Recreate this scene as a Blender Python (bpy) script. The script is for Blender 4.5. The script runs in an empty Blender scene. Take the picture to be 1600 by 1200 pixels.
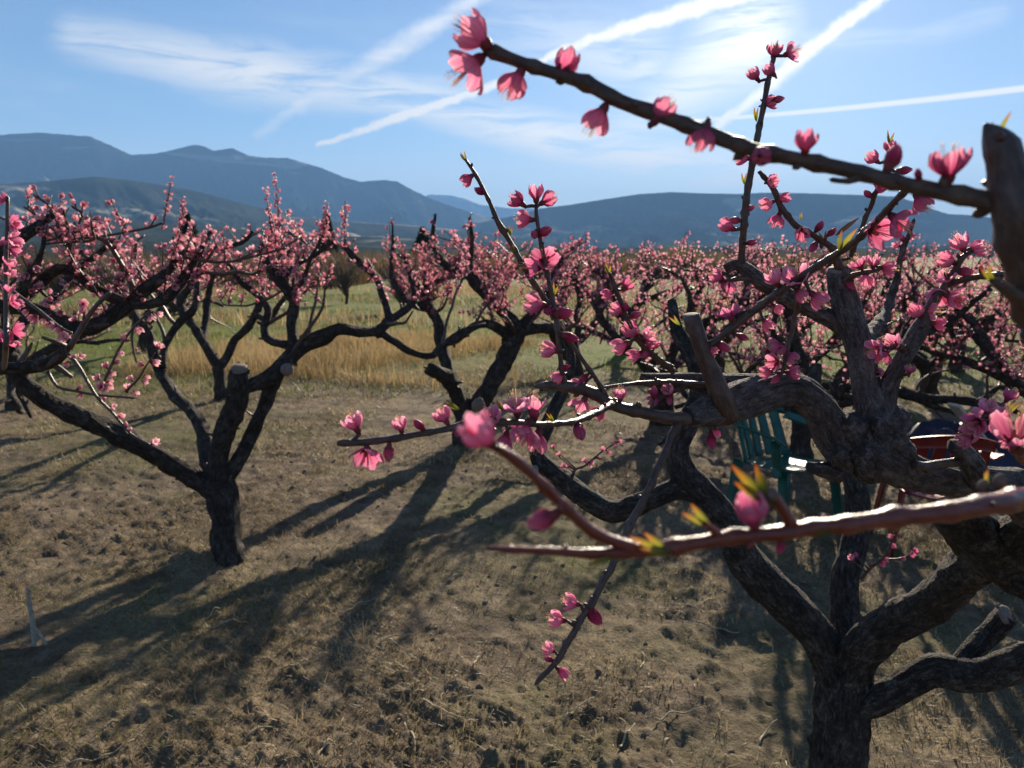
import bpy, math, random
import numpy as np
from mathutils import Vector, Matrix

random.seed(7)
RNG = np.random.default_rng(11)
R = math.radians
scene = bpy.context.scene
COL = scene.collection

# ------------------------------------------------------------------ camera
FPX = 1186.0                      # focal length in photograph pixels (1600 wide)
PITCH = math.atan(200 / FPX)      # horizon lies 200 px above the centre
CAM_H = 1.70
cam_d = bpy.data.cameras.new('camera')
cam = bpy.data.objects.new('camera', cam_d)
COL.objects.link(cam)
cam.location = (0, 0, CAM_H)
cam.rotation_euler = (math.pi / 2 - PITCH, 0, 0)
cam_d.sensor_width = 36
cam_d.lens = 36 * FPX / 1600
cam_d.clip_start = 0.02
cam_d.clip_end = 60000
cam_d.dof.use_dof = True
cam_d.dof.focus_distance = 1.15
cam_d.dof.aperture_fstop = cam_d.lens / 3.0      # a phone's small pupil
scene.camera = cam

# ------------------------------------------------------------------ sun and sky
SUN_AZ, SUN_EL = R(17.0), R(21.5)
sun_dir = Vector((math.sin(SUN_AZ) * math.cos(SUN_EL), math.cos(SUN_AZ) * math.cos(SUN_EL), math.sin(SUN_EL)))
sd = bpy.data.lights.new('sun', 'SUN')
sun = bpy.data.objects.new('sun', sd)
COL.objects.link(sun)
sd.energy = 5.0
sd.angle = R(0.55)
sd.color = (1.0, 0.88, 0.69)
sun.rotation_euler = (-sun_dir).to_track_quat('-Z', 'Y').to_euler()
sun.location = (3, 8, 12)

scene.view_settings.view_transform = 'Standard'
scene.view_settings.look = 'None'
scene.view_settings.exposure = 1.3
scene.view_settings.gamma = 1.0
scene.view_settings.use_curve_mapping = False
scene.cycles.use_denoising = True
scene.cycles.max_bounces = 6
scene.cycles.diffuse_bounces = 2
scene.cycles.transmission_bounces = 4
scene.cycles.volume_bounces = 0
scene.cycles.sample_clamp_indirect = 4.0

SKY_STRENGTH = 0.05


def pix_dir(px, py):
    """world direction seen at a photograph pixel"""
    f = np.array([0, math.cos(PITCH), -math.sin(PITCH)])
    u = np.array([0, math.sin(PITCH), math.cos(PITCH)])
    return f + (px - 800) / FPX * np.array([1., 0, 0]) + (600 - py) / FPX * u


def P(px, py, d):
    return np.array([0, 0, CAM_H]) + d * pix_dir(px, py)


def G(px, py, z=0.0):
    v = pix_dir(px, py)
    return np.array([0, 0, CAM_H]) + v * ((z - CAM_H) / v[2])


def azel(px, py):
    v = pix_dir(px, py)
    v = v / np.linalg.norm(v)
    return math.atan2(v[0], v[1]), math.asin(v[2])


class NT:
    """tiny helper for node trees"""
    def __init__(self, tree):
        self.t = tree
        self.n = tree.nodes
        self.l = tree.links

    def node(self, kind, **kw):
        nd = self.n.new(kind)
        for k, v in kw.items():
            setattr(nd, k, v)
        return nd

    def put(self, sock, v):
        if v is None:
            return
        if isinstance(v, bpy.types.NodeSocket):
            self.l.new(v, sock)
        else:
            sock.default_value = v

    def m(self, op, a, b=None, c=None, clamp=False):
        nd = self.node('ShaderNodeMath', operation=op, use_clamp=clamp)
        for s, v in zip(nd.inputs, (a, b, c)):
            self.put(s, v)
        return nd.outputs[0]

    def v(self, op, a, b=None, scale=None):
        nd = self.node('ShaderNodeVectorMath', operation=op)
        self.put(nd.inputs[0], a)
        if b is not None:
            self.put(nd.inputs[1], b)
        if scale is not None:
            self.put(nd.inputs['Scale'], scale)
        return nd.outputs['Value'] if op in ('DOT_PRODUCT', 'LENGTH', 'DISTANCE') else nd.outputs[0]

    def mr(self, x, a, b, c=0.0, d=1.0, smooth=True):
        nd = self.node('ShaderNodeMapRange', interpolation_type='SMOOTHSTEP' if smooth else 'LINEAR')
        for s, v in zip(nd.inputs, (x, a, b, c, d)):
            self.put(s, v)
        return nd.outputs[0]

    def noise(self, vec, scale, detail=4, rough=0.55, dist=0.0, color=False):
        nd = self.node('ShaderNodeTexNoise')
        if vec is not None:
            self.put(nd.inputs['Vector'], vec)
        nd.inputs['Scale'].default_value = scale
        nd.inputs['Detail'].default_value = detail
        nd.inputs['Roughness'].default_value = rough
        nd.inputs['Distortion'].default_value = dist
        return nd.outputs['Color'] if color else nd.outputs['Fac']

    def mix(self, f, a, b, blend='MIX'):
        nd = self.node('ShaderNodeMix', data_type='RGBA', blend_type=blend)
        self.put(nd.inputs['Factor'], f)
        for s, v in ((nd.inputs['A'], a), (nd.inputs['B'], b)):
            pass
        for i, v in ((6, a), (7, b)):
            if isinstance(v, (tuple, list)):
                v = tuple(v) + (1.0,) * (4 - len(v))
            self.put(nd.inputs[i], v)
        return nd.outputs[2]

    def ramp(self, f, stops):
        nd = self.node('ShaderNodeValToRGB')
        self.put(nd.inputs[0], f)
        e = nd.color_ramp.elements
        while len(e) < len(stops):
            e.new(0.5)
        for q, (p, c) in zip(e, stops):
            q.position = p
            q.color = tuple(c) + (1.0,)
        return nd.outputs[0]


def build_world():
    w = bpy.data.worlds.new('World')
    scene.world = w
    w.use_nodes = True
    k = NT(w.node_tree)
    k.n.clear()
    out = k.node('ShaderNodeOutputWorld')
    bg = k.node('ShaderNodeBackground')
    bg.inputs['Strength'].default_value = SKY_STRENGTH
    sky = k.node('ShaderNodeTexSky', sky_type='NISHITA')
    sky.sun_disc = False
    sky.sun_elevation = SUN_EL
    sky.sun_rotation = SUN_AZ
    sky.altitude = 400
    sky.air_density = 1.0
    sky.dust_density = 0.2
    sky.ozone_density = 4.0
    tc = k.node('ShaderNodeTexCoord')
    d = k.v('NORMALIZE', tc.outputs['Generated'])
    sep = k.node('ShaderNodeSeparateXYZ')
    k.put(sep.inputs[0], d)
    az = k.m('ARCTAN2', sep.outputs[0], sep.outputs[1])
    el = k.m('ARCSINE', sep.outputs[2])
    cmb = k.node('ShaderNodeCombineXYZ')
    k.put(cmb.inputs[0], az)
    k.put(cmb.inputs[1], el)
    p0 = cmb.outputs[0]
    # a slow wobble so that nothing is ruler straight
    wob = k.v('SUBTRACT', k.noise(p0, 9, 3, color=True), (0.5, 0.5, 0.5))
    p = k.v('ADD', p0, k.v('SCALE', wob, scale=0.016))
    wob2 = k.v('SUBTRACT', k.noise(p0, 70, 3, 0.6, color=True), (0.5, 0.5, 0.5))
    pf = k.v('ADD', p, k.v('SCALE', wob2, scale=0.010))

    def seg(pos, a, b, w0, w1, i0, i1, soft=0.25):
        A = Vector(azel(*a) + (0,))
        B = Vector(azel(*b) + (0,))
        D = B - A
        rel = k.v('SUBTRACT', pos, tuple(A))
        t = k.m('DIVIDE', k.v('DOT_PRODUCT', rel, tuple(D)), D.length_squared, clamp=True)
        q = k.v('SUBTRACT', rel, k.v('SCALE', tuple(D), scale=t))
        dist = k.v('LENGTH', q)
        wd = k.m('MULTIPLY_ADD', t, (w1 - w0) / FPX, w0 / FPX)
        x = k.m('DIVIDE', dist, wd)
        f = k.mr(x, 1.0, soft, 0.0, 1.0)
        return k.m('MULTIPLY', f, k.m('MULTIPLY_ADD', t, i1 - i0, i0))

    def union(lst):
        r = lst[0]
        for q in lst[1:]:
            r = k.m('MAXIMUM', r, q)
        return r

    trails = union([
        seg(pf, (496, 230), (640, 178), 5, 12, 1.0, 1.0, 0.25),
        seg(pf, (640, 178), (790, 126), 12, 9, 1.0, 0.9, 0.25),
        seg(pf, (790, 126), (880, 76), 9, 12, 0.8, 0.95, 0.2),
        seg(pf, (880, 76), (1010, 32), 12, 16, 0.9, 1.0, 0.1),
        seg(pf, (1010, 32), (1230, -28), 16, 18, 1.0, 1.0, 0.1),
        seg(pf, (1035, 282), (1130, 194), 4, 10, 0.5, 0.85, 0.1),
        seg(pf, (1130, 194), (1240, 100), 10, 17, 0.9, 1.0, 0.1),
        seg(pf, (1240, 100), (1385, -12), 17, 12, 1.0, 1.0, 0.1),
        seg(pf, (1385, -12), (1600, -180), 12, 9, 1.0, 0.8, 0.1),
        seg(p0, (1060, 190), (1600, 138), 3.5, 6.0, 0.7, 1.0, 0.3),
        seg(p0, (1600, 138), (2300, 60), 6.0, 8, 1.0, 0.9, 0.3),
    ])
    # broad old trail and cirrus bands, combed by stretched noise
    mp = k.node('ShaderNodeMapping')
    mp.inputs['Rotation'].default_value = (0, 0, R(17))
    mp.inputs['Scale'].default_value = (7.0, 52, 1)
    k.put(mp.inputs[0], p)
    comb = k.noise(mp.outputs[0], 1.0, 5, 0.66, 0.6)
    mp2 = k.node('ShaderNodeMapping')
    mp2.inputs['Rotation'].default_value = (0, 0, R(14))
    mp2.inputs['Scale'].default_value = (3.0, 11, 1)
    k.put(mp2.inputs[0], p)
    comb2 = k.noise(mp2.outputs[0], 1.0, 5, 0.6, 0.4)
    bands = union([
        seg(p, (120, 60), (400, 115), 45, 65, 0.6, 0.9, 0.0),
        seg(p, (400, 115), (720, 160), 65, 48, 0.9, 0.75, 0.0),
        seg(p, (600, 150), (860, 215), 36, 56, 0.8, 1.0, 0.0),
        seg(p, (860, 215), (1160, 275), 56, 46, 1.0, 0.95, 0.0),
        seg(p, (1160, 275), (1330, 290), 42, 30, 0.8, 0.1, 0.0),
        seg(p, (980, 200), (1170, 60), 60, 95, 0.5, 0.95, 0.0),
        seg(p, (780, 40), (1000, 95), 70, 80, 0.25, 0.55, 0.0),
        seg(p, (1180, 70), (1420, 55), 20, 16, 0.35, 0.2, 0.0),
        seg(p, (1420, 55), (1560, 20), 16, 22, 0.25, 0.2, 0.0),
    ])
    old = union([
        seg(pf, (400, 215), (480, 160), 10, 16, 0.35, 0.6, 0.0),
        seg(pf, (470, 165), (600, 85), 24, 26, 0.7, 0.8, 0.0),
        seg(pf, (600, 85), (740, 0), 24, 20, 0.85, 0.75, 0.0),
        seg(pf, (740, 0), (900, -90), 20, 16, 0.5, 0.4, 0.0),
    ])
    cir = k.m('MULTIPLY', bands, k.mr(comb, 0.30, 0.58, 0.12, 1.0))
    cir = k.m('MULTIPLY', cir, k.mr(comb2, 0.2, 0.5, 0.65, 1.0))
    old = k.m('MULTIPLY', old, k.mr(comb, 0.2, 0.7, 0.4, 1.0))
    # thin general cirrus over the whole dome, thicker low down
    allover = k.m('MULTIPLY', k.mr(comb2, 0.42, 0.78), k.mr(comb, 0.3, 0.7, 0.25, 0.5))
    low = k.m('MULTIPLY', k.mr(el, 0.17, 0.04), 0.5)
    trn = k.m('MULTIPLY', trails, k.mr(comb2, 0.15, 0.5, 0.75, 1.0))
    f = union([k.m('MULTIPLY', cir, 1.0), trn, old, k.m('MULTIPLY', allover, 0.3), low])
    f = k.m('MULTIPLY', f, k.mr(el, 0.0, 0.06), clamp=True)
    # thin ice cloud scatters forward: brighter towards the sun
    cs = k.v('DOT_PRODUCT', d, tuple(sun_dir))
    fw = k.m('POWER', k.m('MAXIMUM', cs, 0.0), 14.0)
    fw2 = k.m('POWER', k.m('MAXIMUM', cs, 0.0), 120.0)
    g = k.m('MULTIPLY_ADD', fw, 4.0, 9.0)
    g = k.m('MULTIPLY_ADD', fw2, 4.0, g)
    cc = k.v('SCALE', (1.0, 0.97, 0.92), scale=g)
    col = k.mix(f, sky.outputs[0], cc)
    k.put(bg.inputs['Color'], col)
    k.l.new(bg.outputs[0], out.inputs['Surface'])
    w.cycles.sampling_method = 'MANUAL'
    w.cycles.sample_map_resolution = 512


build_world()

# ------------------------------------------------------------------ numpy helpers
def hash2(ix, iy, seed):
    h = (ix.astype(np.int64) * 374761393 + iy.astype(np.int64) * 668265263 + seed * 974711) & 0x7fffffff
    h = ((h ^ (h >> 13)) * 1274126177) & 0x7fffffff
    return ((h ^ (h >> 16)) & 0xffff) / 65535.0


def vnoise(x, y, seed=0):
    ix, iy = np.floor(x), np.floor(y)
    fx, fy = x - ix, y - iy
    fx = fx * fx * (3 - 2 * fx)
    fy = fy * fy * (3 - 2 * fy)
    a, b = hash2(ix, iy, seed), hash2(ix + 1, iy, seed)
    c, d = hash2(ix, iy + 1, seed), hash2(ix + 1, iy + 1, seed)
    return (a + (b - a) * fx) * (1 - fy) + (c + (d - c) * fx) * fy


def fbm(x, y, seed=0, octv=4, gain=0.5):
    s, a, t = 0, 1.0, 0
    for i in range(octv):
        s = s + a * vnoise(x * 2 ** i, y * 2 ** i, seed + i * 17)
        t += a
        a *= gain
    return s / t


def mesh_np(name, verts, quads=None, tris=None, attr=None, smooth=True, matidx=None):
    me = bpy.data.meshes.new(name)
    verts = np.asarray(verts, dtype=np.float32)
    nq = 0 if quads is None else len(quads)
    nt = 0 if tris is None else len(tris)
    me.vertices.add(len(verts))
    me.vertices.foreach_set('co', verts.ravel())
    me.loops.add(nq * 4 + nt * 3)
    idx = np.concatenate([np.asarray(quads, dtype=np.int32).ravel() if nq else np.zeros(0, np.int32),
                          np.asarray(tris, dtype=np.int32).ravel() if nt else np.zeros(0, np.int32)])
    me.loops.foreach_set('vertex_index', idx)
    me.polygons.add(nq + nt)
    st = np.concatenate([np.arange(nq) * 4, nq * 4 + np.arange(nt) * 3]).astype(np.int32)
    me.polygons.foreach_set('loop_start', st)
    if matidx is not None:
        me.polygons.foreach_set('material_index', np.asarray(matidx, dtype=np.int32))
    me.polygons.foreach_set('use_smooth', np.full(nq + nt, smooth))
    if attr:
        for an, av in attr.items():
            av = np.asarray(av, dtype=np.float32)
            if av.ndim == 2:
                a = me.attributes.new(an, 'FLOAT_VECTOR', 'POINT')
                a.data.foreach_set('vector', av.ravel())
            else:
                a = me.attributes.new(an, 'FLOAT', 'POINT')
                a.data.foreach_set('value', av)
    me.update(calc_edges=True)
    me.validate()
    return me


def put(name, me, mat=None, parent=None):
    if mat is not None:
        for q in (mat if isinstance(mat, (list, tuple)) else [mat]):
            me.materials.append(q)
    o = bpy.data.objects.new(name, me)
    COL.objects.link(o)
    if parent is not None:
        o.parent = parent
    return o


def thing(name, loc, label, cat, group=None):
    o = bpy.data.objects.new(name, None)
    COL.objects.link(o)
    o.location = loc
    o.empty_display_size = 0.2
    tag(o, label, cat, group)
    return o


def tag(o, label, cat, group=None):
    o['label'] = label
    o['category'] = cat
    if group:
        o['group'] = group
    return o


def catmull(pts, step):
    """pts (n,k) -> resampled smooth curve, about `step` metres between samples"""
    pts = np.asarray(pts, float)
    n = len(pts)
    if n == 2:
        pts = np.array([pts[0], (pts[0] + pts[1]) / 2, pts[1]])
        n = 3
    ext = np.vstack([2 * pts[0] - pts[1], pts, 2 * pts[-1] - pts[-2]])
    out = []
    for i in range(n - 1):
        p0, p1, p2, p3 = ext[i:i + 4]
        L = np.linalg.norm((p2 - p1)[:3])
        m = max(2, int(L / step + 0.5))
        t = (np.arange(m) / m)[:, None]
        out.append(0.5 * ((2 * p1) + (-p0 + p2) * t + (2 * p0 - 5 * p1 + 4 * p2 - p3) * t ** 2
                          + (-p0 + 3 * p1 - 3 * p2 + p3) * t ** 3))
    out.append(pts[-1:])
    return np.vstack(out)


def frames(c):
    n = len(c)
    t = np.gradient(c, axis=0)
    t /= np.linalg.norm(t, axis=1)[:, None] + 1e-12
    a = np.array([0, 0, 1.0]) if abs(t[0][2]) < 0.9 else np.array([1.0, 0, 0])
    u = np.cross(t[0], a)
    u /= np.linalg.norm(u)
    U = np.zeros((n, 3))
    for i in range(n):
        u = u - t[i] * np.dot(u, t[i])
        u /= np.linalg.norm(u) + 1e-12
        U[i] = u
    return t, U, np.cross(t, U)


class Tubes:
    """collects tapered, bumpy tubes; build() gives one mesh with a 'bark' coordinate"""
    def __init__(self):
        self.v, self.q, self.t, self.b = [], [], [], []
        self.n = 0

    def add(self, pts, rads, sides=8, step=0.03, bump=0.0, seed=0, tip=True, freq=9.0, joint=0.0):
        c4 = catmull(np.column_stack([np.asarray(pts, float), np.asarray(rads, float)]), step)
        c, r = c4[:, :3], np.maximum(c4[:, 3], 0.0004)
        m = len(c)
        T, U, V = frames(c)
        L = np.concatenate([[0], np.cumsum(np.linalg.norm(np.diff(c, axis=0), axis=1))])
        if joint > 0:                       # swollen leaf joints and slight zigzag of a young shoot
            joint = joint * np.clip(.0042 / r, .12, 1)
            ph = (L + .006 * np.sin(L * 61 + seed)) / .021 + seed * .37
            fr = np.abs(ph - np.round(ph))
            r = r * (1 - .10 * joint + joint * .30 * np.exp(-(fr / .13) ** 2) * (.5 + vnoise(np.round(ph), np.round(ph) * 0 + seed, 5)))
            zz = (np.round(ph).astype(int) % 2 * 2 - 1) * np.exp(-(fr / .3) ** 2) * joint * .28
            c = c + U * (r * zz)[:, None]
        th = np.arange(sides) / sides * 2 * math.pi
        ct, stn = np.cos(th), np.sin(th)
        rr = np.repeat(r[:, None], sides, 1)
        if bump > 0:
            A = np.cos(th)[None] * 1.3 + 7 * seed
            B = np.sin(th)[None] * 1.3
            Lr = L[:, None]
            n1 = fbm(A * 1.2 + Lr * freq * .5, B * 1.2 + Lr * freq * .33 + 3.1, 5 + seed, 3) - .5
            n2 = fbm(A * 4 + Lr * freq * .9, B * 4 + Lr * freq * 1.7, 9 + seed, 3) - .5
            kn = np.maximum(0, vnoise(L * freq * .55 + seed, L * 0 + seed * 3.3, 77) - .62)[:, None] * 1.1
            rr = rr * (1 + bump * (n1 * 1.1 + n2 * .8 + kn))
        ring = c[:, None, :] + rr[:, :, None] * (ct[None, :, None] * U[:, None, :] + stn[None, :, None] * V[:, None, :])
        bark = np.stack([rr * ct[None], rr * stn[None], np.repeat(L[:, None], sides, 1) + seed * 1.37], -1)
        i0 = self.n
        self.v.append(ring.reshape(-1, 3))
        self.b.append(bark.reshape(-1, 3))
        k = np.arange((m - 1) * sides)
        i, j = k // sides, k % sides
        j2 = (j + 1) % sides
        self.q.append(np.stack([i * sides + j, i * sides + j2, (i + 1) * sides + j2, (i + 1) * sides + j], 1) + i0)
        self.n += m * sides
        # cap the far end (a cut face or a pointed tip)
        e = c[-1] + T[-1] * (r[-1] * (1.5 if tip else 0.12))
        s = c[0] - T[0] * r[0] * 0.2
        self.v.append(np.array([e, s]))
        self.b.append(np.array([[0, 0, L[-1]], [0, 0, 0]]))
        jj = np.arange(sides)
        base = i0 + (m - 1) * sides
        self.t.append(np.stack([base + jj, base + (jj + 1) % sides, np.full(sides, self.n)], 1))
        self.t.append(np.stack([i0 + (jj + 1) % sides, i0 + jj, np.full(sides, self.n + 1)], 1))
        self.n += 2
        return c, r

    def mesh(self, name, origin=(0, 0, 0)):
        return mesh_np(name, np.vstack(self.v) - np.asarray(origin, float), np.vstack(self.q), np.vstack(self.t),
                       {'bark': np.vstack(self.b)})


def scatter(tv, tf, pos, dirs, size, spin=None, attr=None):
    """copies of a small template (tv verts, tf quads/tris) at pos, +Z along dirs -> verts, faces"""
    n = len(pos)
    d = dirs / (np.linalg.norm(dirs, axis=1)[:, None] + 1e-9)
    a = np.where(np.abs(d[:, 2:3]) < .9, np.array([[0, 0, 1.]]), np.array([[1., 0, 0]]))
    u = np.cross(d, a)
    u /= np.linalg.norm(u, axis=1)[:, None]
    w = np.cross(d, u)
    if spin is None:
        spin = RNG.random(n) * 6.28
    cs, sn = np.cos(spin)[:, None], np.sin(spin)[:, None]
    u, w = u * cs + w * sn, -u * sn + w * cs
    s = np.asarray(size)[:, None, None]
    v = pos[:, None, :] + s * (tv[None, :, 0:1] * u[:, None] + tv[None, :, 1:2] * w[:, None] + tv[None, :, 2:3] * d[:, None])
    f = tf[None] + (np.arange(n) * len(tv))[:, None, None]
    return v.reshape(-1, 3), f.reshape(-1, tf.shape[1])


# ------------------------------------------------------------------ materials
def new_mat(name):
    m = bpy.data.materials.new(name)
    m.use_nodes = True
    k = NT(m.node_tree)
    b = k.n['Principled BSDF']
    return m, k, b


def bump(k, b, h, strength, dist):
    nd = k.node('ShaderNodeBump')
    nd.inputs['Strength'].default_value = strength
    nd.inputs['Distance'].default_value = dist
    k.put(nd.inputs['Height'], h)
    k.l.new(nd.outputs[0], b.inputs['Normal'])


def mat_bark(name, c0, c1, c2, fis=90, depth=0.006, rough=0.85, spec=0.25, plates=0.0, lichen=(0.20, 0.20, 0.17)):
    m, k, b = new_mat(name)
    at = k.node('ShaderNodeAttribute', attribute_name='bark')
    mp = k.node('ShaderNodeMapping')
    mp.inputs['Scale'].default_value = (1, 1, 0.28)
    k.put(mp.inputs[0], at.outputs['Vector'])
    n1 = k.noise(mp.outputs[0], fis, 6, 0.65, 0.4)
    n2 = k.noise(at.outputs['Vector'], fis * 0.22, 4, 0.6)
    n3 = k.noise(at.outputs['Vector'], fis * 3.0, 3, 0.6)
    c = k.ramp(n1, [(0.30, c0), (0.52, c1), (0.75, c2)])
    c = k.mix(k.mr(n2, 0.45, 0.7, 0.0, 0.65), c, c2)
    vo = k.node('ShaderNodeTexVoronoi', feature='DISTANCE_TO_EDGE')
    wv = k.v('SUBTRACT', k.noise(at.outputs['Vector'], fis * 0.5, 3, color=True), (0.5, 0.5, 0.5))
    mp3 = k.node('ShaderNodeMapping')
    mp3.inputs['Scale'].default_value = (1, 1, 0.26)
    k.put(mp3.inputs[0], k.v('ADD', at.outputs['Vector'], k.v('SCALE', wv, scale=3.4 / fis)))
    k.put(vo.inputs['Vector'], mp3.outputs[0])
    vo.inputs['Scale'].default_value = fis * 0.85
    fz = k.mr(vo.outputs['Distance'], 0.0, 0.16)
    if plates:
        c = k.mix(k.m('MULTIPLY', k.m('SUBTRACT', 1.0, fz), plates), c, c0)
        li = k.noise(at.outputs['Vector'], fis * 0.13, 5, 0.7)
        c = k.mix(k.mr(li, 0.60, 0.68, 0.0, 0.55), c, lichen)
    k.put(b.inputs['Base Color'], c)
    b.inputs['Roughness'].default_value = rough
    b.inputs['Specular IOR Level'].default_value = spec
    h = k.m('ADD', n1, k.m('MULTIPLY', n3, 0.35))
    if plates:
        h = k.m('ADD', h, k.m('MULTIPLY', fz, plates))
    bump(k, b, h, 1.0, depth)
    return m


M_BARK = mat_bark('bark_old', (0.018, 0.013, 0.010), (0.055, 0.042, 0.034), (0.13, 0.105, 0.088), 75, 0.012, plates=0.45)
M_BARK_NEAR = mat_bark('bark_grey', (0.030, 0.023, 0.021), (0.14, 0.112, 0.102), (0.30, 0.255, 0.24), 130, 0.012, 0.85, 0.2, plates=0.28, lichen=(0.24, 0.22, 0.21))
M_BARK_DARK = mat_bark('bark_weathered', (0.014, 0.011, 0.009), (0.058, 0.046, 0.038), (0.17, 0.14, 0.118), 85, 0.013, plates=0.5)
M_WOOD1 = mat_bark('bark_young', (0.028, 0.015, 0.011), (0.070, 0.036, 0.026), (0.14, 0.088, 0.066), 240, 0.0016, 0.38, 0.55)
M_SHOOT = mat_bark('shoot_red', (0.10, 0.012, 0.006), (0.17, 0.022, 0.010), (0.22, 0.05, 0.022), 320, 0.0007, 0.24, 0.6)
M_TWIG = mat_bark('shoot_brown', (0.040, 0.022, 0.016), (0.075, 0.042, 0.03), (0.14, 0.09, 0.06), 300, 0.0008, 0.5, 0.4)


def mat_plain(name, col, rough=0.7, spec=0.3, vary=0.25, scale=40, bmp=0.0):
    m, k, b = new_mat(name)
    tc = k.node('ShaderNodeTexCoord')
    n = k.noise(tc.outputs['Object'], scale, 4)
    dark = tuple(c * (1 - vary) for c in col)
    lite = tuple(min(1, c * (1 + vary)) for c in col)
    k.put(b.inputs['Base Color'], k.ramp(n, [(0.3, dark), (0.7, lite)]))
    b.inputs['Roughness'].default_value = rough
    b.inputs['Specular IOR Level'].default_value = spec
    if bmp:
        bump(k, b, n, 0.8, bmp)
    return m


M_CUT = mat_plain('cut_wood', (0.19, 0.155, 0.13), 0.8, 0.2, 0.25, 120, 0.001)


def mat_thin(name, stops, trans, axis='tint', rough=0.5, tfac=0.55, vein=False):
    """thin plant tissue: diffuse plus light passing through; colour along attribute `axis` (0 base, 1 tip)"""
    m, k, b = new_mat(name)
    at = k.node('ShaderNodeAttribute', attribute_name=axis)
    oi = k.node('ShaderNodeObjectInfo')
    x = at.outputs['Fac']
    c = k.ramp(x, stops)
    if vein:
        av = k.node('ShaderNodeAttribute', attribute_name='vein')
        nv = k.noise(av.outputs['Vector'], 1.0, 3, 0.6)
        c = k.mix(k.mr(nv, 0.35, 0.62, 0.0, 0.45), c, stops[0][1])
    hv = k.node('ShaderNodeHueSaturation')
    k.put(hv.inputs['Color'], c)
    k.put(hv.inputs['Value'], k.m('MULTIPLY_ADD', oi.outputs['Random'], 0.30, 0.85))
    k.put(hv.inputs['Saturation'], k.m('MULTIPLY_ADD', oi.outputs['Random'], -0.15, 1.05))
    c = hv.outputs[0]
    k.put(b.inputs['Base Color'], c)
    b.inputs['Roughness'].default_value = rough
    b.inputs['Specular IOR Level'].default_value = 0.12
    tr = k.node('ShaderNodeBsdfTranslucent')
    k.put(tr.inputs['Color'], k.mix(1.0, c, trans, 'MULTIPLY'))
    mx = k.node('ShaderNodeMixShader')
    mx.inputs[0].default_value = tfac
    k.l.new(b.outputs[0], mx.inputs[1])
    k.l.new(tr.outputs[0], mx.inputs[2])
    k.l.new(mx.outputs[0], k.n['Material Output'].inputs['Surface'])
    return m


PINK = [(0.0, (0.42, 0.05, 0.14)), (0.35, (0.74, 0.17, 0.32)), (0.8, (0.86, 0.32, 0.47)), (1.0, (0.92, 0.53, 0.63))]
M_PETAL = mat_thin('petal_pink', PINK, (1.0, 0.97, 0.97), tfac=0.58, vein=True, rough=0.75)
M_BUD = mat_thin('bud_rose', [(0.0, (0.30, 0.02, 0.06)), (0.5, (0.58, 0.06, 0.16)), (1.0, (0.80, 0.22, 0.35))], (1, .8, .85), tfac=0.35, vein=True)
M_FARPETAL = mat_thin('petal_pink_small', [(0.0, (0.34, 0.06, 0.11)), (0.45, (0.66, 0.27, 0.33)), (1.0, (0.90, 0.60, 0.62))], (1.0, 0.9, 0.9), tfac=0.5)
M_CALYX = mat_thin('calyx_maroon', [(0.0, (0.10, 0.045, 0.025)), (0.5, (0.16, 0.03, 0.03)), (1.0, (0.28, 0.05, 0.06))], (1, .5, .4), tfac=0.2)
M_LEAF = mat_thin('young_leaf', [(0.0, (0.12, 0.14, 0.03)), (0.5, (0.27, 0.25, 0.045)), (0.8, (0.38, 0.16, 0.035)), (1.0, (0.36, 0.07, 0.03))], (1, 1, .6), tfac=0.5)
M_LEAFDARK = mat_thin('dry_leaf', [(0.0, (0.05, 0.03, 0.025)), (1.0, (0.10, 0.06, 0.05))], (1, .8, .6), tfac=0.2)
M_WOOLBUD = mat_plain('bud_grey_down', (0.17, 0.125, 0.10), 0.9, 0.1, 0.3, 400)
M_STAMEN = mat_thin('stamen', [(0, (0.8, 0.3, 0.4)), (1, (0.8, 0.55, 0.3))], (1, .9, .8), tfac=0.4)
# ------------------------------------------------------------------ ground
def ground_h(x, y):
    r = np.hypot(x, y)
    near = np.clip(1.25 - r / 26, 0, 1)
    h = 0.05 * (fbm(x * .45, y * .45, 3, 3) - .5)
    h = h + near * 0.055 * (fbm(x * 3.1, y * 3.1, 21, 4, .6) - .5)
    cl = fbm(x * 13, y * 13, 41, 4, .62)
    am = 0.35 + 1.3 * vnoise(x * .9, y * .9, 61)
    h = h + near * am * (0.028 * np.maximum(cl - .5, 0) + 0.018 * (cl - .5))
    h = h + near * am * 0.034 * np.maximum(fbm(x * 27, y * 27, 45, 3, .6) - .45, 0)
    h = h + np.clip((r - 30) / 400, 0, 1) * 2.0 * (fbm(x * .006, y * .006, 81, 3) - .5)
    return h


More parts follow.
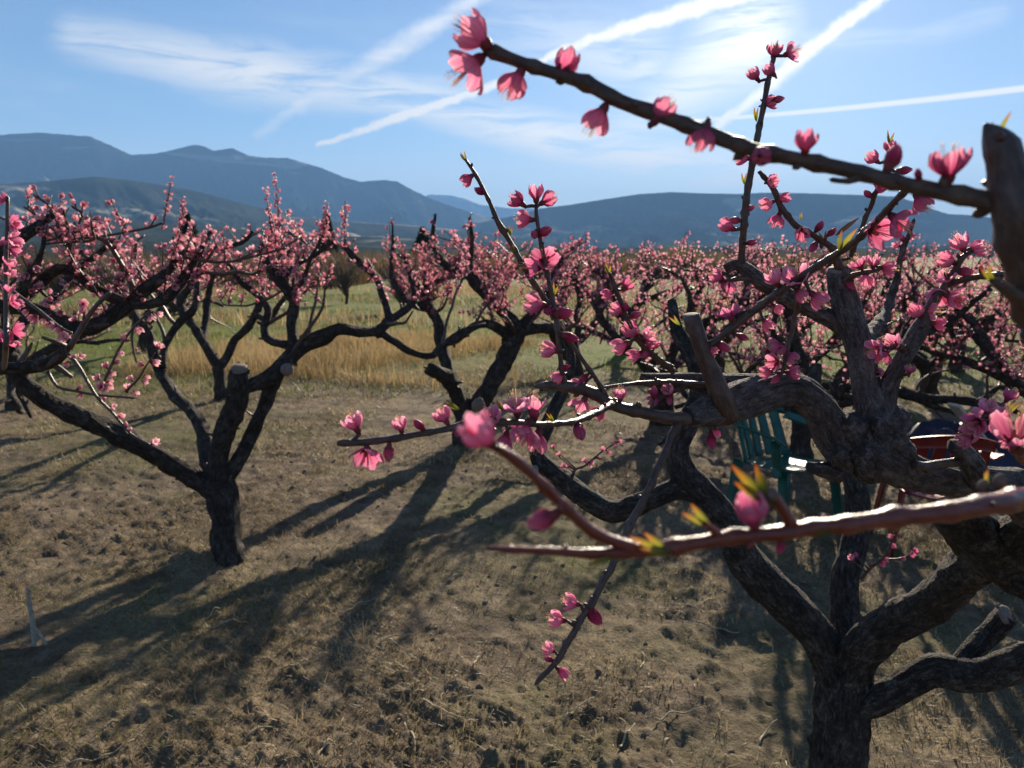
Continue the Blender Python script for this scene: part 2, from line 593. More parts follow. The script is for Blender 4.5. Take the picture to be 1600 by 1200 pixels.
def build_ground():
    a = np.concatenate([np.linspace(R(-47), R(47), 470), np.linspace(R(47), R(313), 70)[1:-1]])
    r = np.concatenate([np.geomspace(0.35, 26, 640), np.geomspace(26, 16500, 70)[1:]])
    A, Rr = np.meshgrid(a, r)
    X, Y = Rr * np.sin(A), Rr * np.cos(A)
    Z = ground_h(X, Y)
    na, nr = len(a), len(r)
    v = np.stack([X, Y, Z], -1).reshape(-1, 3)
    k = np.arange((nr - 1) * na)
    i, j = k // na, k % na
    j2 = (j + 1) % na
    q = np.stack([i * na + j, i * na + j2, (i + 1) * na + j2, (i + 1) * na + j], 1)[:, ::-1]
    v = np.vstack([v, [[0, 0, 0]]])
    jj = np.arange(na)
    t = np.stack([np.full(na, len(v) - 1), (jj + 1) % na, jj], 1)
    me = mesh_np('ground', v, q, t)
    m, kk, b = new_mat('orchard_soil')
    geo = kk.node('ShaderNodeNewGeometry')
    pos = geo.outputs['Position']
    n1 = kk.noise(pos, 0.9, 5, 0.6)
    n2 = kk.noise(pos, 9, 6, 0.65)
    n3 = kk.noise(pos, 60, 5, 0.7)
    n4 = kk.noise(pos, 0.35, 4, 0.6)
    soil = kk.ramp(n2, [(0.28, (0.05, 0.037, 0.027)), (0.5, (0.145, 0.108, 0.078)), (0.72, (0.29, 0.225, 0.165))])
    straw = kk.ramp(n3, [(0.3, (0.085, 0.064, 0.04)), (0.55, (0.24, 0.185, 0.115)), (0.75, (0.48, 0.385, 0.25))])
    c = kk.mix(kk.mr(n1, 0.42, 0.62, 0.15, 0.9), soil, straw)
    moss = kk.ramp(n3, [(0.3, (0.04, 0.052, 0.014)), (0.7, (0.13, 0.14, 0.038))])
    c = kk.mix(kk.mr(n4, 0.47, 0.62, 0.0, 0.55), c, moss)
    n7 = kk.noise(pos, 2.2, 5, 0.65, 0.5)
    damp = kk.ramp(n2, [(0.3, (0.05, 0.036, 0.026)), (0.7, (0.14, 0.105, 0.075))])
    c = kk.mix(kk.mr(n7, 0.50, 0.64, 0.0, 0.75), c, damp)
    # grassier ground past the first rows
    sp = kk.node('ShaderNodeSeparateXYZ')
    kk.put(sp.inputs[0], pos)
    far = kk.mr(sp.outputs[1], 8.5, 13.0)
    n5 = kk.noise(pos, 0.22, 4, 0.6)
    field = kk.ramp(n5, [(0.36, (0.22, 0.165, 0.075)), (0.47, (0.15, 0.15, 0.045)), (0.60, (0.12, 0.17, 0.03)), (0.75, (0.10, 0.085, 0.05))])
    field = kk.mix(kk.mr(n3, 0.3, 0.7, 0.0, 0.5), field, (0.08, 0.075, 0.03))
    c = kk.mix(far, c, field)
    n6 = kk.noise(pos, 0.004, 5, 0.6)
    valley = kk.ramp(n6, [(0.35, (0.05, 0.06, 0.035)), (0.6, (0.14, 0.13, 0.08))])
    c = kk.mix(kk.mr(sp.outputs[1], 120, 500), c, valley)
    kk.put(b.inputs['Base Color'], c)
    b.inputs['Roughness'].default_value = 0.95
    b.inputs['Specular IOR Level'].default_value = 0.1
    bump(kk, b, kk.m('ADD', n3, kk.m('MULTIPLY', n2, 0.6)), 0.9, 0.02)
    o = put('ground', me, m)
    o['kind'] = 'structure'


build_ground()


# ------------------------------------------------------------------ mountains
def mat_mountain(name, dark, mid, pale, thr):
    m, k, b = new_mat(name)
    g = k.node('ShaderNodeNewGeometry')
    n1 = k.noise(g.outputs['Position'], 0.0016, 6, 0.62)
    mp = k.node('ShaderNodeMapping')
    mp.inputs['Scale'].default_value = (1, 0.8, 4.5)
    k.put(mp.inputs[0], g.outputs['Position'])
    n2 = k.noise(mp.outputs[0], 0.0011, 5, 0.6, 0.6)
    n3 = k.noise(g.outputs['Position'], 0.03, 4, 0.7)
    c = k.ramp(n1, [(0.35, dark), (0.65, mid)])
    c = k.mix(k.mr(n3, 0.3, 0.7, 0.0, 0.5), c, dark)
    c = k.mix(k.mr(n2, thr, thr + 0.12, 0.0, 0.8), c, pale)
    k.put(b.inputs['Base Color'], c)
    b.inputs['Roughness'].default_value = 1.0
    b.inputs['Specular IOR Level'].default_value = 0.0
    return m


def ridge(name, prof, D, foot, back, mat, seed, spur=0.7, rough=0.014):
    prof = np.array(prof, float)
    AE = np.array([azel(*q) for q in prof])
    a = np.linspace(AE[0, 0], AE[-1, 0], 520)
    el = np.interp(a, AE[:, 0], AE[:, 1])
    H = D * np.tan(el) + CAM_H
    s = np.concatenate([np.linspace(0, 1, 90), np.linspace(1, 1.5, 14)[1:]])
    S, A = np.meshgrid(s, a, indexing='ij')
    rad = np.where(S <= 1, foot + (D - foot) * S, D + (back - D) * (S - 1) / .5)
    Hc = np.repeat(H[None], len(s), 0)
    up = np.where(S <= 1, np.clip(S, 0, 1) ** 1.25, np.clip(1 - (S - 1) * 1.9, 0, 1))
    x, y = rad * np.sin(A), rad * np.cos(A)
    sp = np.abs(fbm(A * 17 + S * 2.3, S * 2.6, seed, 6, .62) - .5) * 2.6
    w = np.clip(S, 0, 1) * np.clip(1 - S, 0, 1) * 4
    Z = Hc * up * (1 - spur * (1 - sp) * w * .9)
    Z = Z + Hc * .05 * (fbm(x * .002, y * .002, seed + 5, 4) - .5) * w
    Z = Z + H.mean() * rough * (fbm(A * 700, S * 160, seed + 9, 3, .6) - .5) * np.clip(S * 1.4, 0, 1)
    Z[0] = -3
    na = len(a)
    v = np.stack([x, y, Z], -1).reshape(-1, 3)
    k = np.arange((len(s) - 1) * (na - 1))
    i, j = k // (na - 1), k % (na - 1)
    q = np.stack([i * na + j, i * na + j + 1, (i + 1) * na + j + 1, (i + 1) * na + j], 1)
    o = put(name, mesh_np(name, v, q), mat)
    o['kind'] = 'structure'
    return o


M_MT1 = mat_mountain('mountain_forest', (0.012, 0.020, 0.016), (0.045, 0.055, 0.04), (0.34, 0.31, 0.24), 0.56)
M_MT2 = mat_mountain('foothill_scrub', (0.014, 0.022, 0.016), (0.06, 0.065, 0.045), (0.42, 0.38, 0.30), 0.53)
ridge('mountain_far', [(420, 330), (560, 322), (650, 312), (672, 304), (700, 305), (725, 310), (750, 320), (800, 326), (870, 325), (960, 330), (1100, 345)],
      14500, 10000, 16400, M_MT1, 3)
ridge('mountain_left', [(-900, 260), (-500, 235), (-200, 225), (-60, 214), (60, 207), (140, 213), (170, 226), (205, 242), (240, 240), (272, 234), (302, 226), (318, 228), (334, 236),
                        (362, 231), (388, 243), (412, 246), (450, 247), (502, 262), (540, 278), (565, 284), (600, 281), (622, 284),
                        (645, 297), (672, 310), (700, 320), (730, 330), (765, 340), (800, 352), (850, 375), (900, 398)],
      8200, 4300, 12500, M_MT1, 11)
ridge('mountain_right', [(560, 398), (620, 385), (680, 364), (740, 350), (790, 340), (850, 325), (890, 320), (940, 312), (1000, 303), (1050, 300), (1100, 302), (1150, 303), (1200, 301),
                         (1260, 302), (1330, 304), (1400, 307), (1428, 315), (1455, 326), (1480, 334), (1530, 337), (1600, 348),
                         (1750, 352), (2000, 340), (2500, 330)],
      6400, 3300, 10500, M_MT1, 23)
ridge('foothill', [(-700, 300), (-200, 292), (0, 288), (60, 284), (150, 276), (215, 283), (300, 297), (380, 318), (450, 335), (540, 346),
                   (640, 352), (720, 360), (800, 370), (900, 384), (1000, 396)],
      4300, 1500, 5600, M_MT2, 37, 0.4, 0.02)
ridge('valley_bench', [(-700, 352), (-100, 346), (60, 340), (180, 345), (320, 352), (470, 366), (620, 372), (760, 382), (900, 388), (1100, 385), (1300, 388), (1500, 384), (1700, 380), (2300, 376)],
      2300, 700, 3000, M_MT2, 51, 0.4, 0.05)

# ------------------------------------------------------------------ haze
def build_haze():
    v = [(x, y, z) for x in (-18000, 18000) for y in (-18000, 18000) for z in (-6.0, 1420)]
    f = [(0, 1, 3, 2), (4, 6, 7, 5), (0, 4, 5, 1), (2, 3, 7, 6), (0, 2, 6, 4), (1, 5, 7, 3)]
    me = mesh_np('haze', v, f, smooth=False)
    m = bpy.data.materials.new('valley_haze')
    m.use_nodes = True
    k = NT(m.node_tree)
    k.n.clear()
    out = k.node('ShaderNodeOutputMaterial')
    pv = k.node('ShaderNodeVolumePrincipled')
    pv.inputs['Color'].default_value = (0.25, 0.52, 1.0, 1)
    pv.inputs['Density'].default_value = 8.2e-5
    pv.inputs['Anisotropy'].default_value = 0.0
    k.l.new(pv.outputs[0], out.inputs['Volume'])
    o = put('haze', me, m)
    o['kind'] = 'stuff'
    o.display_type = 'WIRE'


build_haze()

# ------------------------------------------------------------------ blossom shapes
def petals(openness, nt, ns, seed, n=5, vein=None):
    rg = np.random.default_rng(seed)
    V, Q, T = [], [], []
    o = openness
    for p in range(n):
        t = np.linspace(0, 1, nt)[:, None]
        s = np.linspace(-1, 1, ns)[None]
        oo = np.clip(o + rg.normal(0, .07) * (o > .05), 0, 1.15)
        if o < .05:
            r = .235 * np.sin(math.pi * (.10 + .87 * t)) + .010 * p
            z = .22 + .80 * t
            hw = .95 * np.sin(math.pi * (.25 + .62 * t)) ** .6
        else:
            r = .10 + (.25 + .33 * oo) * np.sin(t * math.pi * (.78 - .30 * oo)) * (.93 if p % 2 else 1.05)
            z = .25 + t * (.92 - .38 * oo) * (1 - .08 * t)
            hw = (.80 - .16 * oo) * np.sin(math.pi * (.16 + .70 * t)) ** .55
        ang = p * 2 * math.pi / n + rg.normal(0, .10) + s * hw
        z = z - .17 * s ** 2 * t + .035 * np.sin(s * 6 + p + seed) * t
        rr = r * (1 - .13 * s ** 2 * t * (1 if o > .05 else 0)) + .03 * np.sin(s * 8 + p * 2 + seed) * t * t
        x, y = rr * np.cos(ang), rr * np.sin(ang)
        i0 = sum(len(q) for q in V)
        V.append(np.stack([x, y, np.broadcast_to(z, x.shape)], -1).reshape(-1, 3))
        T.append(np.broadcast_to(t, x.shape).reshape(-1))
        if vein is not None:
            vein.append(np.stack([np.broadcast_to(s * 5.5, x.shape) + p * 9, np.broadcast_to(t * .9, x.shape), np.full(x.shape, float(seed))], -1).reshape(-1, 3))
        for i in range(nt - 1):
            for j in range(ns - 1):
                a = i0 + i * ns + j
                Q.append((a, a + 1, a + ns + 1, a + ns))
    return np.vstack(V), np.array(Q), np.concatenate(T)


def lathe(prof, sides, tint=True):
    prof = np.array(prof, float)
    th = np.arange(sides) / sides * 2 * math.pi
    v = np.stack([prof[:, 0:1] * np.cos(th), prof[:, 0:1] * np.sin(th), np.repeat(prof[:, 1:2], sides, 1)], -1).reshape(-1, 3)
    k = np.arange((len(prof) - 1) * sides)
    i, j = k // sides, k % sides
    q = np.stack([i * sides + j, i * sides + (j + 1) % sides, (i + 1) * sides + (j + 1) % sides, (i + 1) * sides + j], 1)
    tt = np.repeat(np.linspace(0, 1, len(prof)), sides)
    return v, q, tt


def calyx_mesh(open_):
    v, q, t = lathe([(.001, -.02), (.07, 0), (.08, .06), (.13, .12), (.16, .22), (.165 if open_ else .205, .32)], 10)
    V, Q, T = [v], [q], [t]
    n = len(v)
    for p in range(5):                      # sepals
        a = p * 1.2566 + .6
        r0, r1, zz = (.165, .27, .46) if open_ else (.21, .225, .56)
        pts = []
        for da, rr, z in ((-.5, r0, .30), (.5, r0, .30), (.3, (r0 + r1) / 2 + .03, .40), (-.3, (r0 + r1) / 2 + .03, .40), (0, r1, zz)):
            pts.append((rr * math.cos(a + da), rr * math.sin(a + da), z))
        V.append(np.array(pts))
        Q.append(np.array([(n, n + 1, n + 2, n + 3), (n + 3, n + 2, n + 4, n + 4)]))
        T.append(np.array([.6, .6, .9, .9, 1]))
        n += 5
    q = np.vstack(Q)
    tri = q[q[:, 2] == q[:, 3]][:, :3]
    quad = q[q[:, 2] != q[:, 3]]
    return mesh_np('calyx', np.vstack(V), quad, tri, {'tint': np.concatenate(T)})


def stamen_mesh():
    V, T, A = [], [], []
    n = 0
    rg = np.random.default_rng(4)
    for i in range(16):
        a, o = rg.random() * 6.28, .10 + .22 * rg.random()
        L = .55 + .28 * rg.random()
        b0 = np.array([.05 * math.cos(a), .05 * math.sin(a), .28])
        e = np.array([o * math.cos(a), o * math.sin(a), .28 + L])
        w = np.array([-math.sin(a), math.cos(a), 0]) * .010
        tipw = w * 2.6
        V += [b0 - w, b0 + w, e + w, e - w, e + tipw + [0, 0, .02], e - tipw + [0, 0, .02], e + [0, 0, .07]]
        T += [(n, n + 1, n + 2), (n, n + 2, n + 3), (n + 4, n + 5, n + 6), (n + 2, n + 3, n + 4)]
        A += [0, 0, .8, .8, 1, 1, 1]
        n += 7
    return mesh_np('stamens', np.array(V), None, np.array(T), {'tint': np.array(A)})


def make_kind(kind, seed):
    op = {'bud': 0.0, 'half': .36, 'open': .80, 'cup': .16}[kind]
    ve = []
    v, q, t = petals(op, 8, 11, seed, 5, ve)
    me = mesh_np('blossom_' + kind, v, q, None, {'tint': t, 'vein': np.vstack(ve)})
    me.materials.append(M_BUD if kind == 'bud' else M_PETAL)
    return me


KIND = {k: [make_kind(k, s) for s in (1, 2, 3)] for k in ('bud', 'half', 'open', 'cup')}
CALYX = {True: calyx_mesh(True), False: calyx_mesh(False)}
for me in CALYX.values():
    me.materials.append(M_CALYX)
STAMEN = stamen_mesh()
STAMEN.materials.append(M_STAMEN)

# small blossom for trees some metres away: one mesh with petals and calyx in two material slots
v1, q1, t1 = petals(.5, 4, 3, 9)
vc, qc, tc_ = lathe([(.001, 0), (.10, .08), (.17, .30)], 5)
MIDB = []
for op, sd_ in ((.5, 9), (.2, 5), (.85, 8), (0.0, 6)):
    v1, q1, t1 = petals(op, 4, 3, sd_)
    me = mesh_np('blossom_small', np.vstack([v1, vc]), np.vstack([q1, qc + len(v1)]), None,
                 {'tint': np.concatenate([t1, tc_])}, matidx=[0] * len(q1) + [1] * len(qc))
    me.materials.append(M_FARPETAL)
    me.materials.append(M_CALYX)
    MIDB.append(me)
# far template
fv, fq = [], []
for p in range(5):
    a = p * 1.2566
    n = len(fv)
    for da, r, z in ((-.4, .12, 0), (.4, .12, 0), (.62, .46, .55), (-.62, .46, .55)):
        fv.append((r * math.cos(a + da), r * math.sin(a + da), z + .1))
    fq.append((n, n + 1, n + 2, n + 3))
FV, FQ = np.array(fv), np.array(fq)
FT = np.tile([0.2, 0.2, 1, 1], 5)
MV, MQ, MT_ = petals(.45, 3, 3, 12)


def small_blossoms(name, pos, dirs, size, parent, origin, fine=True):
    tv, tf, tt = (MV, MQ, MT_) if fine else (FV, FQ, FT)
    v, f = scatter(tv, tf, pos - np.asarray(origin), dirs, size)
    me = mesh_np(name, v, f, None, {'tint': np.clip(np.tile(tt, len(pos)) * .62 + np.repeat(RNG.random(len(pos)), len(tt)) * .5 - .08, 0, 1)})
    o = put(name, me, M_FARPETAL, parent)
    o['kind'] = 'stuff'
    return o


# ------------------------------------------------------------------ tree growing
def crooked(start, d0, length, r0, r1, rg, step=.10, kink=.35, lift=.10):
    n = max(3, int(length / step))
    p, d = np.array(start, float), np.array(d0, float)
    d /= np.linalg.norm(d)
    pts, rad = [p.copy()], [r0]
    for i in range(n):
        d = d + rg.normal(0, kink, 3) * .5 + np.array([0, 0, lift])
        d /= np.linalg.norm(d)
        p = p + d * length / n
        pts.append(p.copy())
        rad.append(r0 + (r1 - r0) * (i + 1) / n)
    return np.array(pts), np.array(rad)


def shoots_on(curves, rg, zmin, every, lmin, lmax, up=1.0, spacing=.022, prob=.8, zmax=9.0, ztop=9.0):
    """thin one-year shoots and the places of their blossoms, on limbs given as (centre, radius)"""
    sh, bp, bd = [], [], []
    for c, r in curves:
        seg = np.linalg.norm(np.diff(c, axis=0), axis=1)
        L = np.concatenate([[0], np.cumsum(seg)])
        x = rg.random() * every
        while x < L[-1]:
            i = min(len(c) - 2, int(np.searchsorted(L, x)))
            p = c[i]
            x += every * (.5 + rg.random())
            if p[2] < zmin or p[2] > zmax:
                continue
            tdir = c[min(i + 1, len(c) - 1)] - c[max(i - 1, 0)]
            tdir = tdir / (np.linalg.norm(tdir) + 1e-9)
            d = rg.normal(0, .55, 3) + np.array([0, 0, up]) + tdir * .35
            d /= np.linalg.norm(d)
            ln = lmin + (lmax - lmin) * rg.random() ** 1.7
            if p[2] + d[2] * ln > ztop:
                ln = min(ln, max(.05, (ztop + rg.exponential(.06) - p[2]) / max(d[2], .2)))
            b = d + rg.normal(0, .12, 3)
            p1 = p + d * ln * .5
            p2 = p1 + b / np.linalg.norm(b) * ln * .5
            sh.append((np.array([p, p1, p2]), (.0042, .003, .0016)))
            m = int(ln / spacing)
            for qn in range(m):
                if rg.random() > prob:
                    continue
                u = (qn + rg.random() * .6) / m
                q = p + (p1 - p) * u * 2 if u < .5 else p1 + (p2 - p1) * (u - .5) * 2
                o = rg.normal(0, 1, 3)
                o = o - d * np.dot(o, d) * .7 + d * .35
                o /= np.linalg.norm(o)
                bp.append(q + o * .004)
                bd.append(o)
    return sh, np.array(bp).reshape(-1, 3), np.array(bd).reshape(-1, 3)


def finish_tree(t, origin, limbs, rg, every=.06, zmin=1.15, lmin=.12, lmax=.5, individuals=0, size=.027, fine=True,
                secondaries=0, mat=None, sides=9, step=.045, spacing=.022, prob=.8, up=1.0, limb_bump=.75, zmax=9.0, ztop=9.0):
    """limbs: list of (name, pts, rads). Adds them as parts, then smaller branches, shoots and blossoms."""
    curves = []
    for n, (nm, pts, rads) in enumerate(limbs):
        tb = Tubes()
        c, r = tb.add(pts, rads, sides, step, limb_bump, seed=n + int(rg.integers(50)), tip=False)
        put(nm, tb.mesh(nm, origin), mat or M_BARK, t)
        if nm != 'trunk':
            curves.append((c, r))
    sec = []
    tb = Tubes()
    for c, r in curves:                       # short spurs, knobs and old pruning stubs
        for q in range(max(3, int(len(c) * step / .11))):
            i = int(rg.integers(1, len(c)))
            d = rg.normal(0, 1, 3) + [0, 0, .35]
            d /= np.linalg.norm(d)
            ln = r[i] + .012 + .05 * rg.random() ** 2
            rr0 = min(r[i] * .5, .006 + .010 * rg.random())
            tb.add([c[i], c[i] + d * ln * .6, c[i] + d * ln + rg.normal(0, .006, 3)], [rr0 * 1.3, rr0, rr0 * .6], 6, .02, .5, seed=q, tip=False)
    for q in range(secondaries):
        c, r = curves[q % len(curves)]
        ok = [i for i in range(len(c)) if c[i][2] > zmin - .25 and c[i][2] < zmax]
        if not ok:
            continue
        i = ok[int(rg.integers(len(ok)))]
        out = c[i] - np.array([origin[0], origin[1], c[i][2]])
        d = rg.normal(0, .6, 3) + np.array([0, 0, .55]) + out / (np.linalg.norm(out) + .1) * .4
        p, rr = crooked(c[i], d, .3 + .5 * rg.random(), min(r[i] * .6, .016), .005, rg, .07, .4, .08)
        p[:, 2] = np.where(p[:, 2] > ztop - .08, ztop - .08 + (p[:, 2] - ztop + .08) * .25, p[:, 2])
        sec.append(tb.add(p, rr, 6, .05, .35, seed=q, tip=True))
    sh, bp, bd = shoots_on(curves + sec, rg, zmin, every, lmin, lmax, up, spacing, prob, zmax, ztop)
    for p, rr in sh:
        tb.add(p, rr, 4, .12, 0)
    if tb.n:
        o = put('shoot_growth', tb.mesh('shoot_growth', origin), M_TWIG, t)
        o['kind'] = 'stuff'
    if len(bp):
        sz = size * (.75 + .5 * rg.random(len(bp)))
        if individuals:
            dist = np.linalg.norm(bp - np.array([0, 0, CAM_H]), axis=1)
            px = 800 + FPX * bp[:, 0] / np.maximum(bp[:, 1], .1)
            vis = np.where((px > -5) & (px < 1605), 0, 100) + dist
            # an even sample of the nearer half stands alone, so that the rest thins nowhere
            order = np.argsort(vis)[:individuals * 2]
            pick = order[rg.permutation(len(order))[:individuals]]
            for i in pick:
                ob = bpy.data.objects.new('blossom', MIDB[int(rg.integers(4))])
                COL.objects.link(ob)
                ob.parent = t
                ob.location = Vector(bp[i]) - Vector(origin)
                ob.rotation_mode = 'QUATERNION'
                ob.rotation_quaternion = Vector(bd[i]).to_track_quat('Z', 'Y')
                ob.scale = (sz[i],) * 3
            keep = np.ones(len(bp), bool)
            keep[pick] = False
            bp, bd, sz = bp[keep], bd[keep], sz[keep]
        if len(bp):
            small_blossoms('blossom_mass', bp, bd, sz, t, origin, fine)
    return len(bp)


def wild_tree(pos, seed, label, group, scale=1.0, fine=False, n_prim=4, sec=14, every=.07, individuals=0, mat=None, height=None):
    rg = np.random.default_rng(seed)
    origin = np.array([pos[0], pos[1], float(ground_h(np.array([pos[0]]), np.array([pos[1]]))[0]) - .02])
    t = thing('peach_tree', origin, label, 'tree', group)
    th = (.42 + .2 * rg.random()) * scale
    lean = rg.normal(0, .07, 2)
    top = origin + np.array([lean[0], lean[1], th])
    limbs = [('trunk', [origin - [0, 0, .06], origin + [lean[0] * .3, lean[1] * .3, th * .4], top, top + [lean[0] * .2, lean[1] * .2, .07]],
              [.155 * scale, .10 * scale, .095 * scale, .07 * scale])]
    a0 = rg.random() * 6.28
    for i in range(n_prim):
        a = a0 + i * 6.283 / n_prim + rg.normal(0, .25)
        d = np.array([math.cos(a), math.sin(a), .55 + .5 * rg.random()])
        p, r = crooked(top - [0, 0, .05], d, (1.35 + .5 * rg.random()) * scale, .06 * scale, .020, rg, .14, .42, .0)
        p[:, 2] = np.where(p[:, 2] > 1.45, 1.45 + (p[:, 2] - 1.45) * .35, p[:, 2])
        limbs.append(('limb', p, r))
        for s in range(2):
            j = int(len(p) * (.35 + .25 * s))
            d2 = (p[j] - p[j - 1]) / np.linalg.norm(p[j] - p[j - 1]) + rg.normal(0, .55, 3) + [0, 0, .3]
            p2, r2 = crooked(p[j], d2, (.65 + .4 * rg.random()) * scale, r[j] * .75, .010, rg, .12, .42, .03)
            p2[:, 2] = np.where(p2[:, 2] > 1.5, 1.5 + (p2[:, 2] - 1.5) * .35, p2[:, 2])
            limbs.append(('limb', p2, r2))
    return finish_tree(t, origin, limbs, rg, every=every, zmin=.72, lmin=.12, lmax=.5, size=.032, fine=fine, ztop=1.80 * scale, prob=.42, up=.8,
                       secondaries=sec, sides=7, step=.08, spacing=.026, individuals=individuals, mat=mat)
# ------------------------------------------------------------------ traced trees of the second row
def px_limb(name, lst, d):
    """lst of (px, py, depth offset, radius)"""
    return (name, [P(a, b, d + e) for a, b, e, r in lst], [r for a, b, e, r in lst])


def tree_b():
    rg = np.random.default_rng(5)
    o = G(361, 872)
    d = o[1] * math.cos(PITCH) + CAM_H * math.sin(PITCH)
    t = thing('peach_tree', o, 'peach tree with dark trunk forking low into four crooked limbs, near the wooden stake', 'tree')
    L = [px_limb('trunk', [(361, 888, 0, .135), (360, 864, 0, .098), (352, 810, .0, .083), (343, 768, 0, .085), (336, 742, 0, .07)], d),
         px_limb('limb', [(340, 768, 0, .058), (305, 750, -.05, .052), (250, 716, -.2, .050), (190, 682, -.35, .050), (130, 655, -.5, .047),
                          (72, 626, -.62, .045), (36, 596, -.7, .042), (12, 552, -.75, .036), (-30, 490, -.8, .03), (-60, 420, -.8, .024)], d),
         px_limb('limb', [(336, 750, 0, .055), (328, 725, .08, .05), (322, 688, .2, .043), (301, 645, .35, .038), (273, 618, .5, .036), (252, 585, .6, .034),
                          (241, 556, .65, .032), (232, 520, .7, .027), (213, 496, .75, .024), (205, 465, .8, .018), (220, 420, .8, .014)], d),
         px_limb('limb', [(252, 575, .6, .026), (258, 540, .65, .024), (282, 503, .7, .024), (299, 488, .7, .023), (308, 468, .75, .022),
                          (308, 436, .8, .021), (312, 396, .8, .018), (330, 360, .8, .012)], d),
         px_limb('limb', [(337, 745, 0, .065), (341, 705, -.03, .058), (353, 672, -.06, .056), (367, 642, -.09, .055), (374, 605, -.12, .055), (374, 578, -.12, .05)], d),
         px_limb('limb', [(369, 612, -.1, .045), (395, 600, -.06, .045), (424, 588, 0, .046), (444, 568, .05, .05), (456, 552, .1, .046)], d),
         px_limb('limb', [(350, 752, 0, .05), (374, 718, .06, .045), (396, 672, .1, .042), (416, 622, .1, .042), (428, 590, .08, .042), (446, 564, .08, .045)], d),
         px_limb('limb', [(452, 560, .08, .042), (478, 538, .1, .038), (504, 527, .12, .04), (530, 515, .14, .036), (560, 518, .2, .034), (590, 516, .3, .032),
                          (608, 500, .35, .028), (605, 482, .4, .024), (595, 452, .45, .022), (589, 434, .5, .022), (567, 416, .5, .02), (546, 395, .5, .017), (537, 378, .5, .013)], d),
         px_limb('limb', [(592, 517, .3, .026), (619, 535, .35, .022), (647, 552, .4, .022), (675, 556, .45, .02), (690, 541, .5, .019), (724, 517, .55, .017), (759, 507, .6, .013)], d),
         px_limb('limb', [(600, 505, .33, .026), (618, 494, .4, .023), (640, 478, .5, .021), (648, 462, .55, .018), (640, 430, .6, .014)], d),
         px_limb('limb', [(455, 556, .1, .036), (457, 530, .1, .030), (455, 508, .1, .026), (460, 480, .1, .027), (456, 462, .1, .028), (437, 438, .1, .032),
                          (418, 410, .1, .03), (411, 392, .1, .026), (421, 374, .1, .02), (434, 352, .1, .012)], d),
         px_limb('limb', [(456, 540, .1, .026), (424, 533, .15, .024), (413, 516, .2, .022), (419, 482, .25, .022), (401, 460, .3, .020), (376, 440, .3, .016), (356, 410, .3, .012)], d),
         px_limb('limb', [(456, 470, .1, .018), (468, 448, .1, .015), (477, 430, .1, .012), (486, 402, .1, .010), (500, 380, .1, .007)], d),
         px_limb('limb', [(436, 440, .1, .02), (462, 415, .2, .016), (490, 400, .3, .013), (520, 377, .35, .011)], d),
         px_limb('limb', [(312, 400, .8, .016), (345, 388, .7, .015), (380, 378, .6, .013), (395, 362, .6, .01)], d),
         px_limb('limb', [(12, 552, -.75, .03), (40, 500, -.7, .026), (80, 470, -.6, .023), (110, 430, -.5, .02), (150, 400, -.4, .016), (180, 372, -.4, .012)], d)]
    finish_tree(t, o, L, rg, every=.085, zmin=1.36, lmin=.08, lmax=.34, individuals=280, size=.028, secondaries=20, sides=14, step=.035, spacing=.022, zmax=1.85, prob=.9, ztop=1.88)
    # two tall shoots rising from the crown
    tb = Tubes()
    bp, bd = [], []
    for line in ([(436, 352), (434, 320), (431, 276)], [(424, 362), (420, 330), (415, 296)], [(255, 352), (262, 312), (268, 280)],
                 [(505, 372), (508, 345), (512, 318)], [(540, 378), (538, 352), (542, 326)], [(100, 362), (97, 335), (95, 305)], [(275, 370), (284, 340), (287, 312)]):
        pts = np.array([P(a, b, d + .1) for a, b in line])
        c, r = tb.add(pts, [.0055, .004, .002], 5, .04, 0)
        for i in range(0, 30):
            q = c[int(rg.integers(len(c)))]
            v = rg.normal(0, 1, 3)
            v /= np.linalg.norm(v)
            bp.append(q + v * .006)
            bd.append(v)
    put('tall_shoot', tb.mesh('tall_shoot', o), M_TWIG, t)['kind'] = 'stuff'
    small_blossoms('blossom_mass', np.array(bp), np.array(bd), .021 * (.7 + .5 * rg.random(len(bp))), t, o)
    # pale pruning cuts
    for a, b, e, r, nx in ((374, 574, -.12, .044, (0, -.3, 1)), (449, 578, .0, .036, (.5, -.8, -.1))):
        v, q, tt = lathe([(.0001, .010), (r * .8, .010), (r, .0), (r, -.02)], 14)
        M = Vector(nx).to_track_quat('Z', 'Y').to_matrix()
        v = np.array([M @ Vector(x) for x in v]) + P(a, b, d + e - .03) - o
        put('pruning_cut', mesh_np('pruning_cut', v, q), M_CUT, t)


